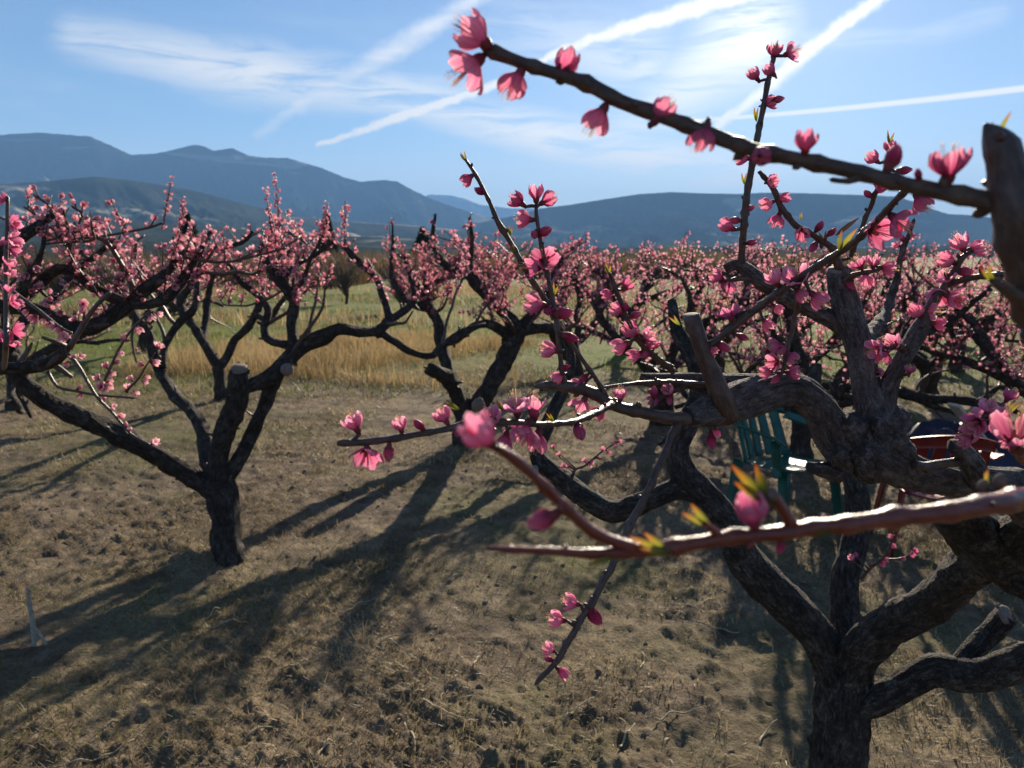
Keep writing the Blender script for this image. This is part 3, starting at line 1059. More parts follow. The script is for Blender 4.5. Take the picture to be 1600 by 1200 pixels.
def tree_c():
    rg = np.random.default_rng(15)
    o = G(344, 624)
    d = o[1] * math.cos(PITCH) + CAM_H * math.sin(PITCH)
    t = thing('peach_tree', o, 'small peach tree with slim Y-shaped trunk at the edge of the tall dry grass', 'tree')
    L = [px_limb('trunk', [(344, 632, 0, .085), (343, 600, 0, .07), (342, 575, 0, .075), (341, 564, 0, .06)], d),
         px_limb('limb', [(341, 572, 0, .06), (328, 552, 0, .055), (315, 530, 0, .055), (299, 505, 0, .055), (286, 488, .1, .05), (283, 468, .1, .045), (300, 440, .1, .035), (290, 400, .1, .025), (270, 370, .1, .015)], d),
         px_limb('limb', [(344, 574, 0, .055), (358, 552, 0, .05), (368, 530, 0, .05), (390, 508, 0, .05), (400, 488, 0, .045), (408, 470, 0, .045), (424, 442, 0, .04), (440, 405, 0, .03), (470, 380, 0, .02)], d),
         px_limb('limb', [(315, 532, 0, .045), (322, 500, .2, .042), (325, 465, .3, .04), (335, 430, .3, .03), (360, 395, .3, .02)], d),
         px_limb('limb', [(290, 490, .1, .04), (262, 470, .2, .035), (235, 440, .3, .028), (215, 400, .3, .018)], d),
         px_limb('limb', [(400, 490, 0, .04), (420, 500, -.2, .035), (440, 470, -.4, .03), (475, 440, -.5, .02)], d)]
    finish_tree(t, o, L, rg, every=.10, zmin=1.15, lmin=.12, lmax=.5, size=.034, secondaries=22, sides=9, step=.06, spacing=.026, zmax=2.2, prob=.85, ztop=1.85)


def tree_d():
    rg = np.random.default_rng(25)
    o = G(728, 694)
    d = o[1] * math.cos(PITCH) + CAM_H * math.sin(PITCH)
    t = thing('peach_tree', o, 'peach tree splitting into a leaning V with one sawn stub, casting a long forked shadow', 'tree')
    L = [px_limb('trunk', [(728, 704, 0, .13), (728, 682, 0, .11), (731, 662, 0, .105), (735, 645, 0, .08)], d),
         px_limb('limb', [(726, 660, 0, .075), (718, 628, 0, .075), (704, 592, .1, .062), (695, 560, .15, .058), (689, 530, .2, .055), (685, 505, .2, .05), (672, 482, .25, .045), (655, 455, .3, .04), (640, 425, .3, .03), (632, 395, .3, .02)], d),
         px_limb('limb', [(722, 645, 0, .065), (714, 618, -.1, .06), (705, 600, -.2, .06), (690, 586, -.35, .058), (671, 576, -.5, .055)], d),
         px_limb('limb', [(738, 655, 0, .085), (752, 626, 0, .08), (768, 600, 0, .078), (784, 570, 0, .08), (800, 538, 0, .085), (812, 512, 0, .085)], d),
         px_limb('limb', [(808, 520, 0, .075), (798, 500, 0, .06), (781, 480, 0, .055), (748, 447, .1, .05), (729, 427, .1, .042), (697, 415, .15, .036), (680, 394, .2, .03), (676, 366, .2, .022), (681, 334, .2, .012)], d),
         px_limb('limb', [(808, 516, 0, .06), (835, 512, .1, .06), (862, 515, .2, .055), (874, 540, .3, .05), (885, 560, .4, .04)], d),
         px_limb('limb', [(812, 512, 0, .06), (835, 488, .1, .05), (858, 455, .2, .042), (870, 420, .2, .032), (885, 395, .2, .02)], d),
         px_limb('limb', [(800, 530, 0, .05), (770, 508, -.2, .04), (745, 508, -.4, .035), (715, 530, -.6, .03), (690, 540, -.7, .02)], d),
         px_limb('limb', [(748, 447, .1, .035), (735, 415, .1, .03), (738, 380, .1, .02), (734, 340, .1, .010)], d),
         px_limb('limb', [(672, 482, .25, .04), (650, 478, .1, .034), (628, 462, 0, .028), (612, 430, 0, .022), (614, 380, 0, .012), (613, 345, 0, .006)], d),
         px_limb('limb', [(655, 455, .3, .035), (682, 440, .5, .03), (705, 430, .7, .025), (720, 400, .7, .02)], d)]
    finish_tree(t, o, L, rg, every=.085, zmin=1.12, lmin=.12, lmax=.5, size=.033, secondaries=26, sides=11, step=.05, spacing=.024, zmax=2.1, prob=.8, ztop=1.82)


def tree_e():
    """stands outside the left edge; its limbs reach into the picture"""
    rg = np.random.default_rng(35)
    o = np.array([-3.15, 2.75, 0.0])
    t = thing('peach_tree', o, 'peach tree mostly out of view whose blossoming limbs reach in over the forked dark trunk', 'tree')
    base = np.array(o)
    fork = base + [0.1, 0.05, .55]
    def W(a, b, d_):
        return P(a, b, d_)
    L = [('trunk', [base - [0, 0, .06], base + [.03, .02, .3], fork], [.12, .10, .085]),
         ('limb', [fork - [0, 0, .06], base + [.35, .05, .9], W(-190, 560, 2.55), W(-90, 585, 2.4), W(0, 576, 2.25), W(45, 573, 2.22), W(78, 566, 2.2), W(98, 552, 2.2), W(102, 541, 2.2)],
          [.05, .04, .034, .022, .0165, .0165, .016, .0155, .0145]),
         ('limb', [fork - [0, 0, .04], base + [.4, .25, 1.0], W(-150, 500, 3.0), W(-60, 478, 3.0), W(28, 481, 3.0), W(75, 492, 3.0), W(125, 512, 3.0), W(158, 502, 3.05), W(198, 477, 3.1), W(228, 452, 3.1), W(262, 425, 3.15), W(290, 392, 3.2)],
          [.055, .042, .034, .028, .026, .027, .03, .029, .026, .023, .018, .012]),
         ('limb', [W(24, 480, 3.0), W(66, 440, 3.1), W(92, 420, 3.1), W(118, 428, 3.1), W(142, 446, 3.1), W(168, 462, 3.1), W(210, 474, 3.1), W(245, 472, 3.12), W(273, 452, 3.15), W(300, 415, 3.2), W(318, 384, 3.2)],
          [.026, .022, .018, .019, .020, .020, .021, .021, .02, .015, .010]),
         ('limb', [W(-60, 478, 3.0), W(-20, 430, 2.9), W(10, 390, 2.9), W(50, 360, 2.9), W(85, 335, 2.9)], [.03, .025, .02, .016, .01]),
         ('limb', [W(118, 428, 3.1), W(108, 395, 3.1), W(106, 360, 3.1), W(97, 325, 3.1)], [.018, .013, .009, .005]),
         ('limb', [W(28, 481, 3.0), W(40, 440, 2.9), W(62, 405, 2.9), W(70, 370, 2.9)], [.02, .016, .011, .007])]
    finish_tree(t, o, L, rg, every=.07, zmin=1.42, lmin=.07, lmax=.28, individuals=150, size=.027, secondaries=12, sides=14, step=.03, spacing=.021, prob=.9, ztop=1.83)
    # thin hanging and rising twigs in front of the trunk of the next tree
    tw = [([(108, 545), (132, 504), (150, 478), (171, 458)], 2.2, .008, .006, []),
          ([(106, 552), (124, 574), (150, 618), (176, 645), (205, 678), (235, 695)], 2.18, .0055, .003,
           [(115, 562), (98, 572), (158, 626), (172, 632), (190, 648), (196, 666), (207, 674), (232, 694), (128, 555)]),
          ([(74, 580), (90, 604), (118, 611), (150, 617), (186, 620), (210, 622)], 2.19, .005, .003, [(123, 604), (125, 620), (203, 596)]),
          ([(158, 606), (170, 580), (186, 545), (206, 515), (228, 492), (240, 487)], 2.15, .0045, .0025,
           [(245, 490), (236, 494), (223, 513), (200, 525), (185, 547), (181, 566), (163, 578), (153, 591), (168, 597), (160, 602), (172, 581), (175, 606)]),
          ([(196, 612), (216, 592), (228, 572), (242, 552)], 2.15, .004, .002, [(255, 523), (262, 530), (247, 543), (240, 563), (220, 570), (203, 596), (212, 614), (222, 600), (228, 584)]),
          ([(6, 577), (9, 545), (10, 500), (9, 420), (11, 360), (12, 308)], 1.75, .007, .004,
           [(12, 320), (14, 346), (20, 352), (19, 374), (23, 392), (12, 414), (22, 468), (14, 472), (10, 520), (24, 520), (12, 540), (4, 532), (8, 382), (16, 428), (10, 455)]),
          ([(0, 440), (30, 463), (62, 486), (92, 510), (112, 520)], 2.0, .006, .003, [(46, 500), (56, 504), (75, 507), (86, 511), (97, 516), (102, 526), (108, 519), (100, 530), (68, 500), (40, 488)]),
          ([(130, 500), (132, 482), (128, 470)], 2.2, .004, .002, [(133, 475), (129, 486), (136, 490)])]
    for pts, d_, r0, r1, bl in tw:
        tb = Tubes()
        w = [P(a, b, d_ if b < 575 or a > 20 else 2.24) for a, b in pts]
        c, r = tb.add(w, np.linspace(r0, r1, len(w)), 8, .02, .15, seed=3)
        put('twig', tb.mesh('twig', o), M_WOOD1, t)
        for (a, b) in bl:
            target = P(a, b, d_)
            i = int(np.argmin(np.linalg.norm(c - target, axis=1)))
            dr = target - c[i] + rg.normal(0, .004, 3)
            L_ = np.linalg.norm(dr)
            dr = dr / (L_ + 1e-9)
            big = .030 if d_ < 1.9 else .024
            sz = big * (.8 + .4 * rg.random())
            ob = bpy.data.objects.new('blossom', MIDB[int(rg.integers(4))] if d_ > 1.9 else KIND['open'][int(rg.integers(3))])
            COL.objects.link(ob)
            ob.parent = t
            ob.location = Vector(c[i] + dr * max(0.0, min(L_ - .5 * sz, .012)) - o)
            ob.rotation_mode = 'QUATERNION'
            ob.rotation_quaternion = Vector(dr).to_track_quat('Z', 'Y')
            ob.scale = (sz,) * 3


tree_b()
tree_c()
tree_d()
tree_e()

# ------------------------------------------------------------------ more trees of the orchard
GRP = 'orchard rows behind the plastic chairs'
for i, (x, y, s) in enumerate([(1.55, 7.6, 1.0), (3.35, 7.0, 1.0), (2.6, 9.6, 1.0), (4.9, 8.8, 1.02), (0.9, 10.8, .95), (6.4, 7.6, 1.0), (4.0, 11.6, 1.05),
                               (6.6, 11.2, 1.05), (2.0, 13.4, 1.05), (8.4, 10.0, 1.0), (5.4, 14.2, 1.1), (8.6, 14.6, 1.1)]):
    wild_tree((x, y), 300 + i, 'blossoming peach tree in the crowded orchard rows behind the plastic chairs', GRP, s, y < 9, 4, 22 if y < 10 else 16, .075 if y < 10 else .095)
wild_tree((2.4, 6.15), 371, 'blossoming peach tree with thick dark trunk directly behind the green armchair', GRP, .98, True, 4, 18, .075, 120)
wild_tree((4.35, 5.9), 372, 'blossoming peach tree whose limbs hang above the blue tarpaulin', GRP, 1.0, True, 5, 22, .07, 160)
GRP2 = 'peach trees behind the dry grass'
for i, (x, y, s) in enumerate([(-5.6, 8.4, .95), (-8.2, 11.0, 1.0), (-6.6, 13.5, 1.0)]):
    wild_tree((x, y), 340 + i, 'hazy peach tree in front of the brown hedgerow, beyond the Y-shaped tree', GRP2, s, False, 4, 16, .095)
# ------------------------------------------------------------------ the near tree
def proj(c):
    f = np.array([0, math.cos(PITCH), -math.sin(PITCH)])
    u = np.array([0, math.sin(PITCH), math.cos(PITCH)])
    q = c - np.array([0, 0, CAM_H])
    d = q @ f
    return 800 + FPX * q[:, 0] / d, 600 - FPX * (q @ u) / d, d


A_O = P(1309, 1262, 2.45)
A_O[2] = 0.0
A_T = thing('peach_tree', A_O, 'large near peach tree with grey burled limb, sharp pink blossoms and sawn stubs', 'tree')
A_RG = np.random.default_rng(99)


def put_blossom(base, dr, size, kind, seed):
    ob = bpy.data.objects.new('blossom', KIND[kind][seed % 3])
    COL.objects.link(ob)
    ob.parent = A_T
    ob.location = Vector(base - A_O)
    ob.rotation_mode = 'QUATERNION'
    q = Vector(dr).to_track_quat('Z', 'Y')
    ob.rotation_quaternion = q @ Vector((0, 0, 1)).rotation_difference(Vector((0, 0, 1)))
    sq = .9 + .2 * A_RG.random()
    ob.scale = (size * sq, size * (1.8 - sq * .8), size)
    c = bpy.data.objects.new('calyx', CALYX[kind != 'bud'])
    COL.objects.link(c)
    c.parent = ob
    if kind in ('open', 'half'):
        s = bpy.data.objects.new('stamens', STAMEN)
        COL.objects.link(s)
        s.parent = ob
    return ob


def bead(tb, c, dr, r):
    """a small swelling (leaf node, dormant bud) on a twig"""
    tb.add([c, c + dr * r * 1.1, c + dr * r * 2.0, c + dr * r * 2.6], [r * .7, r, r * .75, r * .2], 7, r * .5, .2, seed=int(A_RG.integers(99)))


def twig(name, lst, mat, bl=(), sides=10, step=.006, bmp=.3, tip=True, nodes=True, kindmix=None):
    """lst (px,py,depth,radius in px); bl (px,py,size px,kind)"""
    pts = [P(a, b, d) for a, b, d, r in lst]
    rad = [r * d / FPX for a, b, d, r in lst]
    tb = Tubes()
    c, r = tb.add(pts, rad, sides, step, bmp, seed=int(A_RG.integers(99)), tip=tip, freq=22, joint=1.0 if nodes else 0.0)
    X, Y, D = proj(c)
    T = np.gradient(c, axis=0)
    T /= np.linalg.norm(T, axis=1)[:, None]
    for bi, (a, b, s, kd) in enumerate(bl):
        i = int(np.argmin((X - a) ** 2 + (Y - b) ** 2))
        size = s * D[i] / FPX * (1.0 if kd != 'bud' else 1.12)
        off = .45 * size * A_RG.normal(0, .5)
        tgt = P(a, b, D[i] - abs(off) * .8)
        dr = tgt - c[i]
        L = np.linalg.norm(dr)
        dr = dr / (L + 1e-9) + T[i] * .25 + A_RG.normal(0, .16, 3)
        dr /= np.linalg.norm(dr)
        base = tgt - dr * .60 * size
        if np.linalg.norm(base - c[i]) < r[i]:
            base = c[i] + dr * r[i] * .7
        elif np.linalg.norm(base - c[i]) > r[i] * 1.1:
            tb.add([c[i], (c[i] + base) / 2 + T[i] * .001, base + dr * size * .03], [r[i] * .75, size * .10, size * .085], 7, .006, .2)
        put_blossom(base, dr, size, kd, bi)
        # brown scales at the foot
        bead(tb, base - dr * size * .04, A_RG.normal(0, 1, 3) * .5 + dr * .3, size * .07)
    if nodes:
        L = np.concatenate([[0], np.cumsum(np.linalg.norm(np.diff(c, axis=0), axis=1))])
        x = .01
        while x < L[-1] - .008:
            i = int(np.searchsorted(L, x))
            i = min(i, len(c) - 1)
            v = A_RG.normal(0, 1, 3)
            v -= T[i] * np.dot(v, T[i])
            v = v / np.linalg.norm(v) + T[i] * .7
            rr = max(.0013, min(r[i] * .5, .0032)) * (.6 + .8 * A_RG.random())
            bead(tb, c[i] + v / np.linalg.norm(v) * r[i] * .7, v / np.linalg.norm(v), rr)
            x += .018 + .022 * A_RG.random()
    put(name, tb.mesh(name, A_O), mat, A_T)
    return c, r


def leaf_bud(px, py, d, ang, size_px, n=3, mat=None):
    """folded young leaves; ang in degrees in the picture plane, 90 = up"""
    s = size_px * d / FPX
    f = np.array([0, math.cos(PITCH), -math.sin(PITCH)])
    u = np.array([0, math.sin(PITCH), math.cos(PITCH)])
    V, Q, Tn = [], [], []
    for k in range(n):
        a = R(ang + (k - (n - 1) / 2) * 17 + A_RG.normal(0, 4))
        ax = math.cos(a) * np.array([1., 0, 0]) + math.sin(a) * u + f * A_RG.normal(0, .25)
        ax /= np.linalg.norm(ax)
        sd_ = np.cross(ax, f)
        sd_ /= np.linalg.norm(sd_)
        nn = np.cross(sd_, ax)
        ln = s * (1 - .22 * abs(k - (n - 1) / 2))
        i0 = len(V)
        for t in np.linspace(0, 1, 7):
            w = .15 * s * math.sin(math.pi * (t * .93 + .04)) ** .8 * (1 - t * .35)
            for q in (-1, 0, 1):
                V.append(ax * ln * t + sd_ * w * q * .7 + nn * (abs(q) * w * .8 + .10 * s * t * t * (k - 1)))
                Tn.append(t)
        for i in range(6):
            for j in range(2):
                b = i0 + i * 3 + j
                Q.append((b, b + 1, b + 4, b + 3))
    o = put('young_leaf', mesh_np('young_leaf', np.array(V), np.array(Q), None, {'tint': np.array(Tn)}), mat or M_LEAF, A_T)
    o.location = Vector(P(px, py, d) - A_O)
    return o


def limb_a(name, lst, mat, sides=26, step=.014, bmp=.42, tip=False, freq=9):
    tb = Tubes()
    c = tb.add([P(a, b, d) for a, b, d, r in lst], [r for a, b, d, r in lst], sides, step, bmp, seed=int(A_RG.integers(99)), tip=tip, freq=freq)
    put(name, tb.mesh(name, A_O), mat, A_T)
    return c


def cut_face(px, py, d, r, nrm):
    v, q, tt = lathe([(.0001, r * .10), (r * .6, r * .10), (r * .92, r * .02), (r * 1.02, -r * .25)], 18)
    M = Vector(nrm).to_track_quat('Z', 'Y').to_matrix()
    v = np.array([M @ Vector(x) for x in v]) + P(px, py, d) - A_O
    put('pruning_cut', mesh_np('pruning_cut', v, q), M_CUT, A_T)


# trunk and heavy limbs, radius in metres
limb_a('trunk', [(1309, 1275, 2.47, .115), (1309, 1235, 2.41, .096), (1310, 1190, 2.37, .086), (1312, 1130, 2.33, .082), (1316, 1075, 2.31, .086), (1322, 1040, 2.3, .07)], M_BARK_DARK, 34, .014, .34)
limb_a('limb', [(1308, 1075, 2.31, .055), (1292, 1030, 2.28, .05), (1268, 985, 2.25, .048), (1232, 948, 2.22, .047), (1190, 905, 2.2, .044), (1160, 868, 2.2, .042), (1135, 820, 2.2, .042), (1112, 790, 2.2, .04), (1085, 760, 2.2, .04), (1066, 735, 2.2, .036),
                (1058, 700, 2.2, .034), (1072, 665, 2.2, .033), (1092, 620, 2.2, .03), (1088, 570, 2.2, .026), (1060, 520, 2.25, .02), (1050, 470, 2.3, .014)], M_BARK_DARK)
limb_a('limb', [(1092, 772, 2.2, .032), (1060, 764, 2.2, .034), (1020, 778, 2.2, .032), (988, 790, 2.2, .034), (955, 797, 2.2, .035), (915, 777, 2.22, .03), (878, 748, 2.25, .028), (848, 724, 2.28, .027), (840, 700, 2.3, .024),
                (852, 672, 2.32, .022), (868, 635, 2.35, .02), (884, 600, 2.4, .018), (892, 560, 2.4, .015), (880, 520, 2.4, .011)], M_BARK_DARK)
cut_face(834, 737, 2.24, .020, (-.9, -.45, .2))
limb_a('limb', [(1322, 1060, 2.33, .045), (1321, 1010, 2.37, .042), (1319, 950, 2.42, .04), (1321, 900, 2.46, .042), (1332, 860, 2.5, .042), (1340, 800, 2.55, .04), (1330, 740, 2.6, .038), (1290, 690, 2.7, .034), (1270, 640, 2.8, .028), (1275, 570, 2.85, .02)], M_BARK_DARK)
limb_a('limb', [(1320, 1058, 2.3, .062), (1345, 1012, 2.22, .058), (1385, 978, 2.12, .052), (1432, 955, 2.0, .05), (1474, 930, 1.88, .048), (1502, 895, 1.76, .05), (1530, 872, 1.64, .05), (1565, 856, 1.52, .05),
                (1610, 838, 1.42, .048), (1640, 800, 1.34, .046), (1618, 768, 1.28, .040)], M_BARK_DARK)
limb_a('limb', [(1338, 1100, 2.3, .05), (1375, 1092, 2.24, .044), (1420, 1070, 2.2, .040), (1462, 1048, 2.16, .040), (1505, 1054, 2.12, .038), (1550, 1050, 2.06, .036), (1605, 1030, 1.98, .034), (1680, 1000, 1.9, .03), (1760, 900, 1.8, .024), (1800, 780, 1.8, .016)], M_BARK_DARK)
limb_a('limb', [(1490, 1052, 2.14, .030), (1520, 1015, 2.14, .030), (1550, 985, 2.14, .030), (1572, 962, 2.13, .030)], M_BARK_DARK, 20)
cut_face(1573, 960, 2.11, .026, (.5, -.75, .45))
limb_a('limb', [(1640, 905, 1.5, .06), (1590, 880, 1.55, .065), (1545, 850, 1.52, .06), (1508, 822, 1.46, .045), (1480, 800, 1.4, .03)], M_BARK_DARK)
# the burled grey limb that comes towards the camera
limb_a('limb', [(1625, 800, 1.33, .040), (1600, 772, 1.27, .034), (1555, 757, 1.22, .029), (1500, 752, 1.19, .026), (1450, 744, 1.17, .026), (1415, 733, 1.155, .029), (1380, 718, 1.14, .036), (1348, 702, 1.13, .039), (1318, 690, 1.125, .034), (1298, 668, 1.115, .028),
                (1280, 640, 1.10, .024), (1256, 616, 1.085, .023), (1228, 606, 1.07, .0235), (1195, 614, 1.06, .026), (1160, 626, 1.05, .027), (1128, 638, 1.035, .023), (1100, 645, 1.03, .018), (1075, 652, 1.02, .012)], M_BARK_NEAR, 40, .008, .36, False, 13)
limb_a('limb', [(1365, 735, 1.14, .03), (1358, 700, 1.125, .034), (1362, 668, 1.12, .031), (1364, 640, 1.12, .027), (1354, 606, 1.12, .0215), (1348, 570, 1.12, .0195), (1338, 530, 1.125, .020), (1325, 490, 1.13, .0205), (1314, 452, 1.135, .0185), (1311, 422, 1.14, .0165)], M_BARK_NEAR, 34, .008, .34, False, 13)
cut_face(1311, 420, 1.135, .0160, (0, -.25, 1))
limb_a('limb', [(1372, 650, 1.12, .022), (1386, 606, 1.11, .0145), (1402, 574, 1.10, .0125), (1422, 540, 1.10, .0122), (1438, 512, 1.10, .0125), (1446, 498, 1.10, .010)], M_BARK_NEAR, 22, .008, .26, False, 15)
limb_a('stub', [(1305, 735, 1.12, .016), (1288, 734, 1.10, .0105), (1274, 731, 1.09, .009), (1266, 731, 1.085, .008)], M_BARK_NEAR, 18, .004, .7, False, 40)
for a_, b_, d_, r_ in ((1372, 668, 1.09, .022), (1398, 690, 1.10, .02), (1330, 668, 1.085, .018), (1352, 716, 1.085, .022), (1392, 652, 1.11, .018), (1312, 716, 1.09, .016), (1410, 724, 1.12, .018)):
    limb_a('burl', [(a_ + 6, b_ + 8, d_ + .03, r_ * 1.2), (a_, b_, d_ + .012, r_ * 1.1), (a_ - 4, b_ - 6, d_, r_ * .75), (a_ - 6, b_ - 9, d_ - .006, r_ * .3)], M_BARK_NEAR, 18, .006, 1.0, True, 40)
limb_a('stub', [(1528, 752, 1.14, .017), (1520, 728, 1.12, .016), (1506, 708, 1.11, .0135), (1494, 698, 1.10, .012), (1484, 697, 1.10, .010)], M_BARK_NEAR, 18, .006, .35, False, 20)
limb_a('stub', [(1500, 722, 1.12, .008), (1470, 724, 1.10, .0065), (1445, 728, 1.09, .0065), (1428, 726, 1.085, .0075)], M_WOOD1, 12, .006, .35, False, 25)
limb_a('limb', [(1140, 652, 1.03, .016), (1128, 622, 1.015, .014), (1115, 590, 1.01, .0125), (1102, 560, 1.005, .0115), (1090, 525, 1.0, .011), (1080, 494, 1.0, .0115)], M_WOOD1, 20, .008, .14, False, 18)
cut_face(1079.5, 492, 1.0, .0112, (-.15, -.2, 1))
limb_a('limb', [(1230, 608, 1.085, .02), (1190, 600, 1.08, .016), (1150, 597, 1.08, .013), (1110, 598, 1.075, .013), (1070, 594, 1.07, .012), (1045, 596, 1.065, .0125), (1015, 594, 1.06, .010), (1000, 592, 1.06, .0085)], M_BARK_NEAR, 18, .008, .35, False, 20)
twig('limb', [(1105, 645, 1.03, 15), (1075, 653, 1.02, 11.5), (1040, 652, 1.01, 10), (1000, 644, 1.0, 9.5), (960, 634, .995, 9), (920, 612, .99, 9.5), (880, 603, .985, 9.5), (852, 602, .98, 7), (838, 604, .98, 3)], M_WOOD1,
     [(973, 615, 25, 'half'), (1022, 612, 20, 'bud'), (939, 646, 26, 'half'), (1112, 690, 26, 'bud'), (1119, 676, 18, 'cup'), (911, 638, 33, 'open')], 16, .008, .22)
twig('twig', [(1100, 600, 1.05, 4), (1040, 597, 1.03, 4), (985, 600, 1.01, 3.2), (940, 606, 1.0, 2.5)], M_WOOD1)
twig('twig', [(1072, 604, 1.05, 4), (1052, 612, 1.03, 3.5), (1030, 622, 1.02, 3)], M_TWIG, [(1044, 610, 22, 'half'), (1022, 626, 22, 'cup'), (1046, 626, 17, 'bud'), (1018, 612, 17, 'bud')])

# shoots around the focus plane, radius in picture pixels
twig('twig', [(885, 606, .985, 4.5), (878, 580, .98, 4.5), (874, 545, .975, 4.2), (866, 482, .97, 4.2), (854, 423, .965, 4), (845, 377, .96, 3.8), (838, 335, .96, 3.4), (838, 322, .96, 2.5)], M_WOOD1,
     [(808, 313, 30, 'half'), (838, 303, 30, 'cup'), (856, 312, 30, 'half'), (819, 342, 30, 'half'), (835, 366, 22, 'bud'), (852, 361, 26, 'bud'), (830, 418, 32, 'open'), (852, 403, 34, 'open'),
      (836, 474, 36, 'half'), (882, 489, 30, 'bud'), (858, 486, 24, 'bud'), (858, 546, 33, 'half'), (892, 527, 28, 'bud'), (872, 590, 24, 'cup'), (883, 574, 18, 'bud')])
twig('twig', [(952, 628, .995, 4.2), (934, 597, .99, 4), (907, 558, .985, 3.6), (878, 515, .98, 3.4), (850, 465, .98, 4), (832, 440, .975, 5), (814, 409, .97, 5), (797, 378, .97, 4.6), (779, 349, .965, 5), (766, 318, .96, 3.6), (745, 276, .96, 3.4), (728, 250, .96, 2.6)], M_TWIG,
     [(730, 280, 24, 'cup'), (749, 298, 20, 'bud'), (901, 601, 22, 'half'), (916, 588, 20, 'bud')])
leaf_bud(728, 252, .96, 112, 20)
leaf_bud(798, 368, .965, 95, 18)
leaf_bud(806, 396, .965, 130, 18)
leaf_bud(866, 462, .97, 86, 22)
twig('twig', [(1052, 580, 1.03, 6), (1030, 562, 1.0, 5), (1008, 545, .99, 4.5), (990, 518, .98, 4), (976, 490, .98, 4), (966, 462, .975, 4), (958, 440, .975, 4), (953, 428, .97, 3)], M_TWIG,
     [(980, 444, 24, 'half'), (950, 460, 22, 'cup'), (963, 484, 24, 'half'), (976, 480, 20, 'bud'), (991, 492, 20, 'bud'), (986, 516, 32, 'half'), (969, 540, 31, 'cup'), (1013, 526, 27, 'open'), (1018, 538, 25, 'half'),
      (992, 554, 26, 'cup'), (1008, 553, 22, 'bud')])
leaf_bud(952, 430, .97, 105, 22)
leaf_bud(1063, 508, 1.0, 140, 24, 2)
twig('twig', [(1100, 548, 1.005, 5), (1140, 515, .99, 6), (1190, 477, .97, 6.2), (1240, 440, .94, 6.5), (1290, 408, .90, 6.5), (1335, 378, .86, 6.5), (1370, 345, .82, 6), (1405, 308, .78, 5.5), (1432, 288, .75, 4)], M_WOOD1,
     [(1209, 434, 32, 'half'), (1243, 430, 38, 'open'), (1252, 461, 26, 'half'), (1279, 468, 34, 'half'), (1138, 486, 34, 'open'), (1215, 482, 20, 'cup'), (1131, 542, 26, 'bud'), (1112, 548, 22, 'cup'), (1161, 527, 20, 'bud'), (1199, 507, 24, 'cup'),
      (1374, 362, 46, 'open'), (1408, 348, 44, 'open'), (1440, 316, 36, 'half')])
leaf_bud(1312, 392, .87, 62, 46, 2)
twig('twig', [(1248, 440, .94, 4), (1245, 480, .97, 4), (1234, 530, .98, 3.6), (1226, 568, .98, 3), (1222, 582, .98, 2.4)], M_TWIG,
     [(1211, 540, 24, 'half'), (1237, 558, 24, 'half'), (1208, 566, 24, 'open'), (1197, 582, 22, 'half'), (1236, 583, 24, 'half'), (1222, 545, 22, 'cup'), (1215, 590, 20, 'bud')])
twig('twig', [(1215, 455, 1.12, 13), (1190, 440, 1.12, 12), (1165, 420, 1.12, 10), (1150, 413, 1.12, 8), (1134, 420, 1.12, 7)], M_BARK_NEAR, [], 16, .008, .3, False, False)
twig('limb', [(1335, 525, 1.14, 17), (1312, 505, 1.14, 15), (1282, 490, 1.135, 13), (1250, 474, 1.128, 12), (1215, 455, 1.12, 13)], M_BARK_NEAR, [], 18, .008, .3, False, False)
twig('twig', [(1190, 440, 1.12, 4), (1160, 436, 1.11, 4), (1128, 440, 1.1, 3)], M_TWIG, [(1120, 432, 26, 'half'), (1141, 448, 24, 'cup'), (1130, 446, 16, 'bud')])
twig('twig', [(1158, 418, 1.12, 6), (1161, 370, 1.1, 5.5), (1165, 320, 1.09, 5.5), (1173, 268, 1.08, 5.5), (1184, 212, 1.07, 5), (1194, 160, 1.06, 4.6), (1202, 118, 1.05, 4.2), (1210, 88, 1.05, 3.4)], M_WOOD1,
     [(1210, 79, 24, 'half'), (1238, 81, 27, 'open'), (1178, 117, 24, 'half'), (1203, 110, 24, 'cup'), (1204, 160, 24, 'half'), (1216, 155, 20, 'bud'), (1160, 247, 26, 'half'), (1180, 236, 24, 'cup'), (1136, 353, 28, 'cup'), (1154, 345, 20, 'bud'), (1172, 325, 18, 'bud'), (1172, 384, 18, 'bud')])
leaf_bud(1182, 190, 1.06, 92, 24, 2)
leaf_bud(1163, 288, 1.08, 95, 20, 2)
leaf_bud(1213, 80, 1.05, 84, 18)
twig('twig', [(1186, 268, 1.09, 3.4), (1205, 290, 1.1, 4.4), (1222, 325, 1.1, 4.6), (1244, 352, 1.1, 4.8), (1275, 370, 1.11, 5), (1300, 388, 1.12, 6), (1311, 420, 1.13, 8)], M_TWIG,
     [(1206, 283, 22, 'half'), (1199, 318, 24, 'half'), (1224, 309, 22, 'cup'), (1214, 344, 26, 'half'), (1253, 364, 26, 'half'), (1281, 355, 20, 'bud'), (1275, 382, 20, 'bud'), (1300, 362, 18, 'bud')])
leaf_bud(1306, 368, 1.1, 38, 42, 1, M_LEAFDARK)
leaf_bud(1290, 378, 1.1, 100, 22, 2, M_LEAFDARK)
leaf_bud(1252, 345, 1.1, 92, 15, 2)
twig('twig', [(1330, 400, 1.05, 4), (1345, 360, 1.02, 4), (1362, 318, 1.0, 4), (1378, 278, .98, 3.5), (1390, 238, .97, 2.8)], M_TWIG,
     [(1364, 247, 24, 'half'), (1390, 230, 22, 'cup'), (1414, 266, 24, 'bud'), (1377, 288, 24, 'half'), (1357, 307, 18, 'bud'), (1374, 296, 20, 'cup')])
leaf_bud(1391, 226, .97, 88, 26)
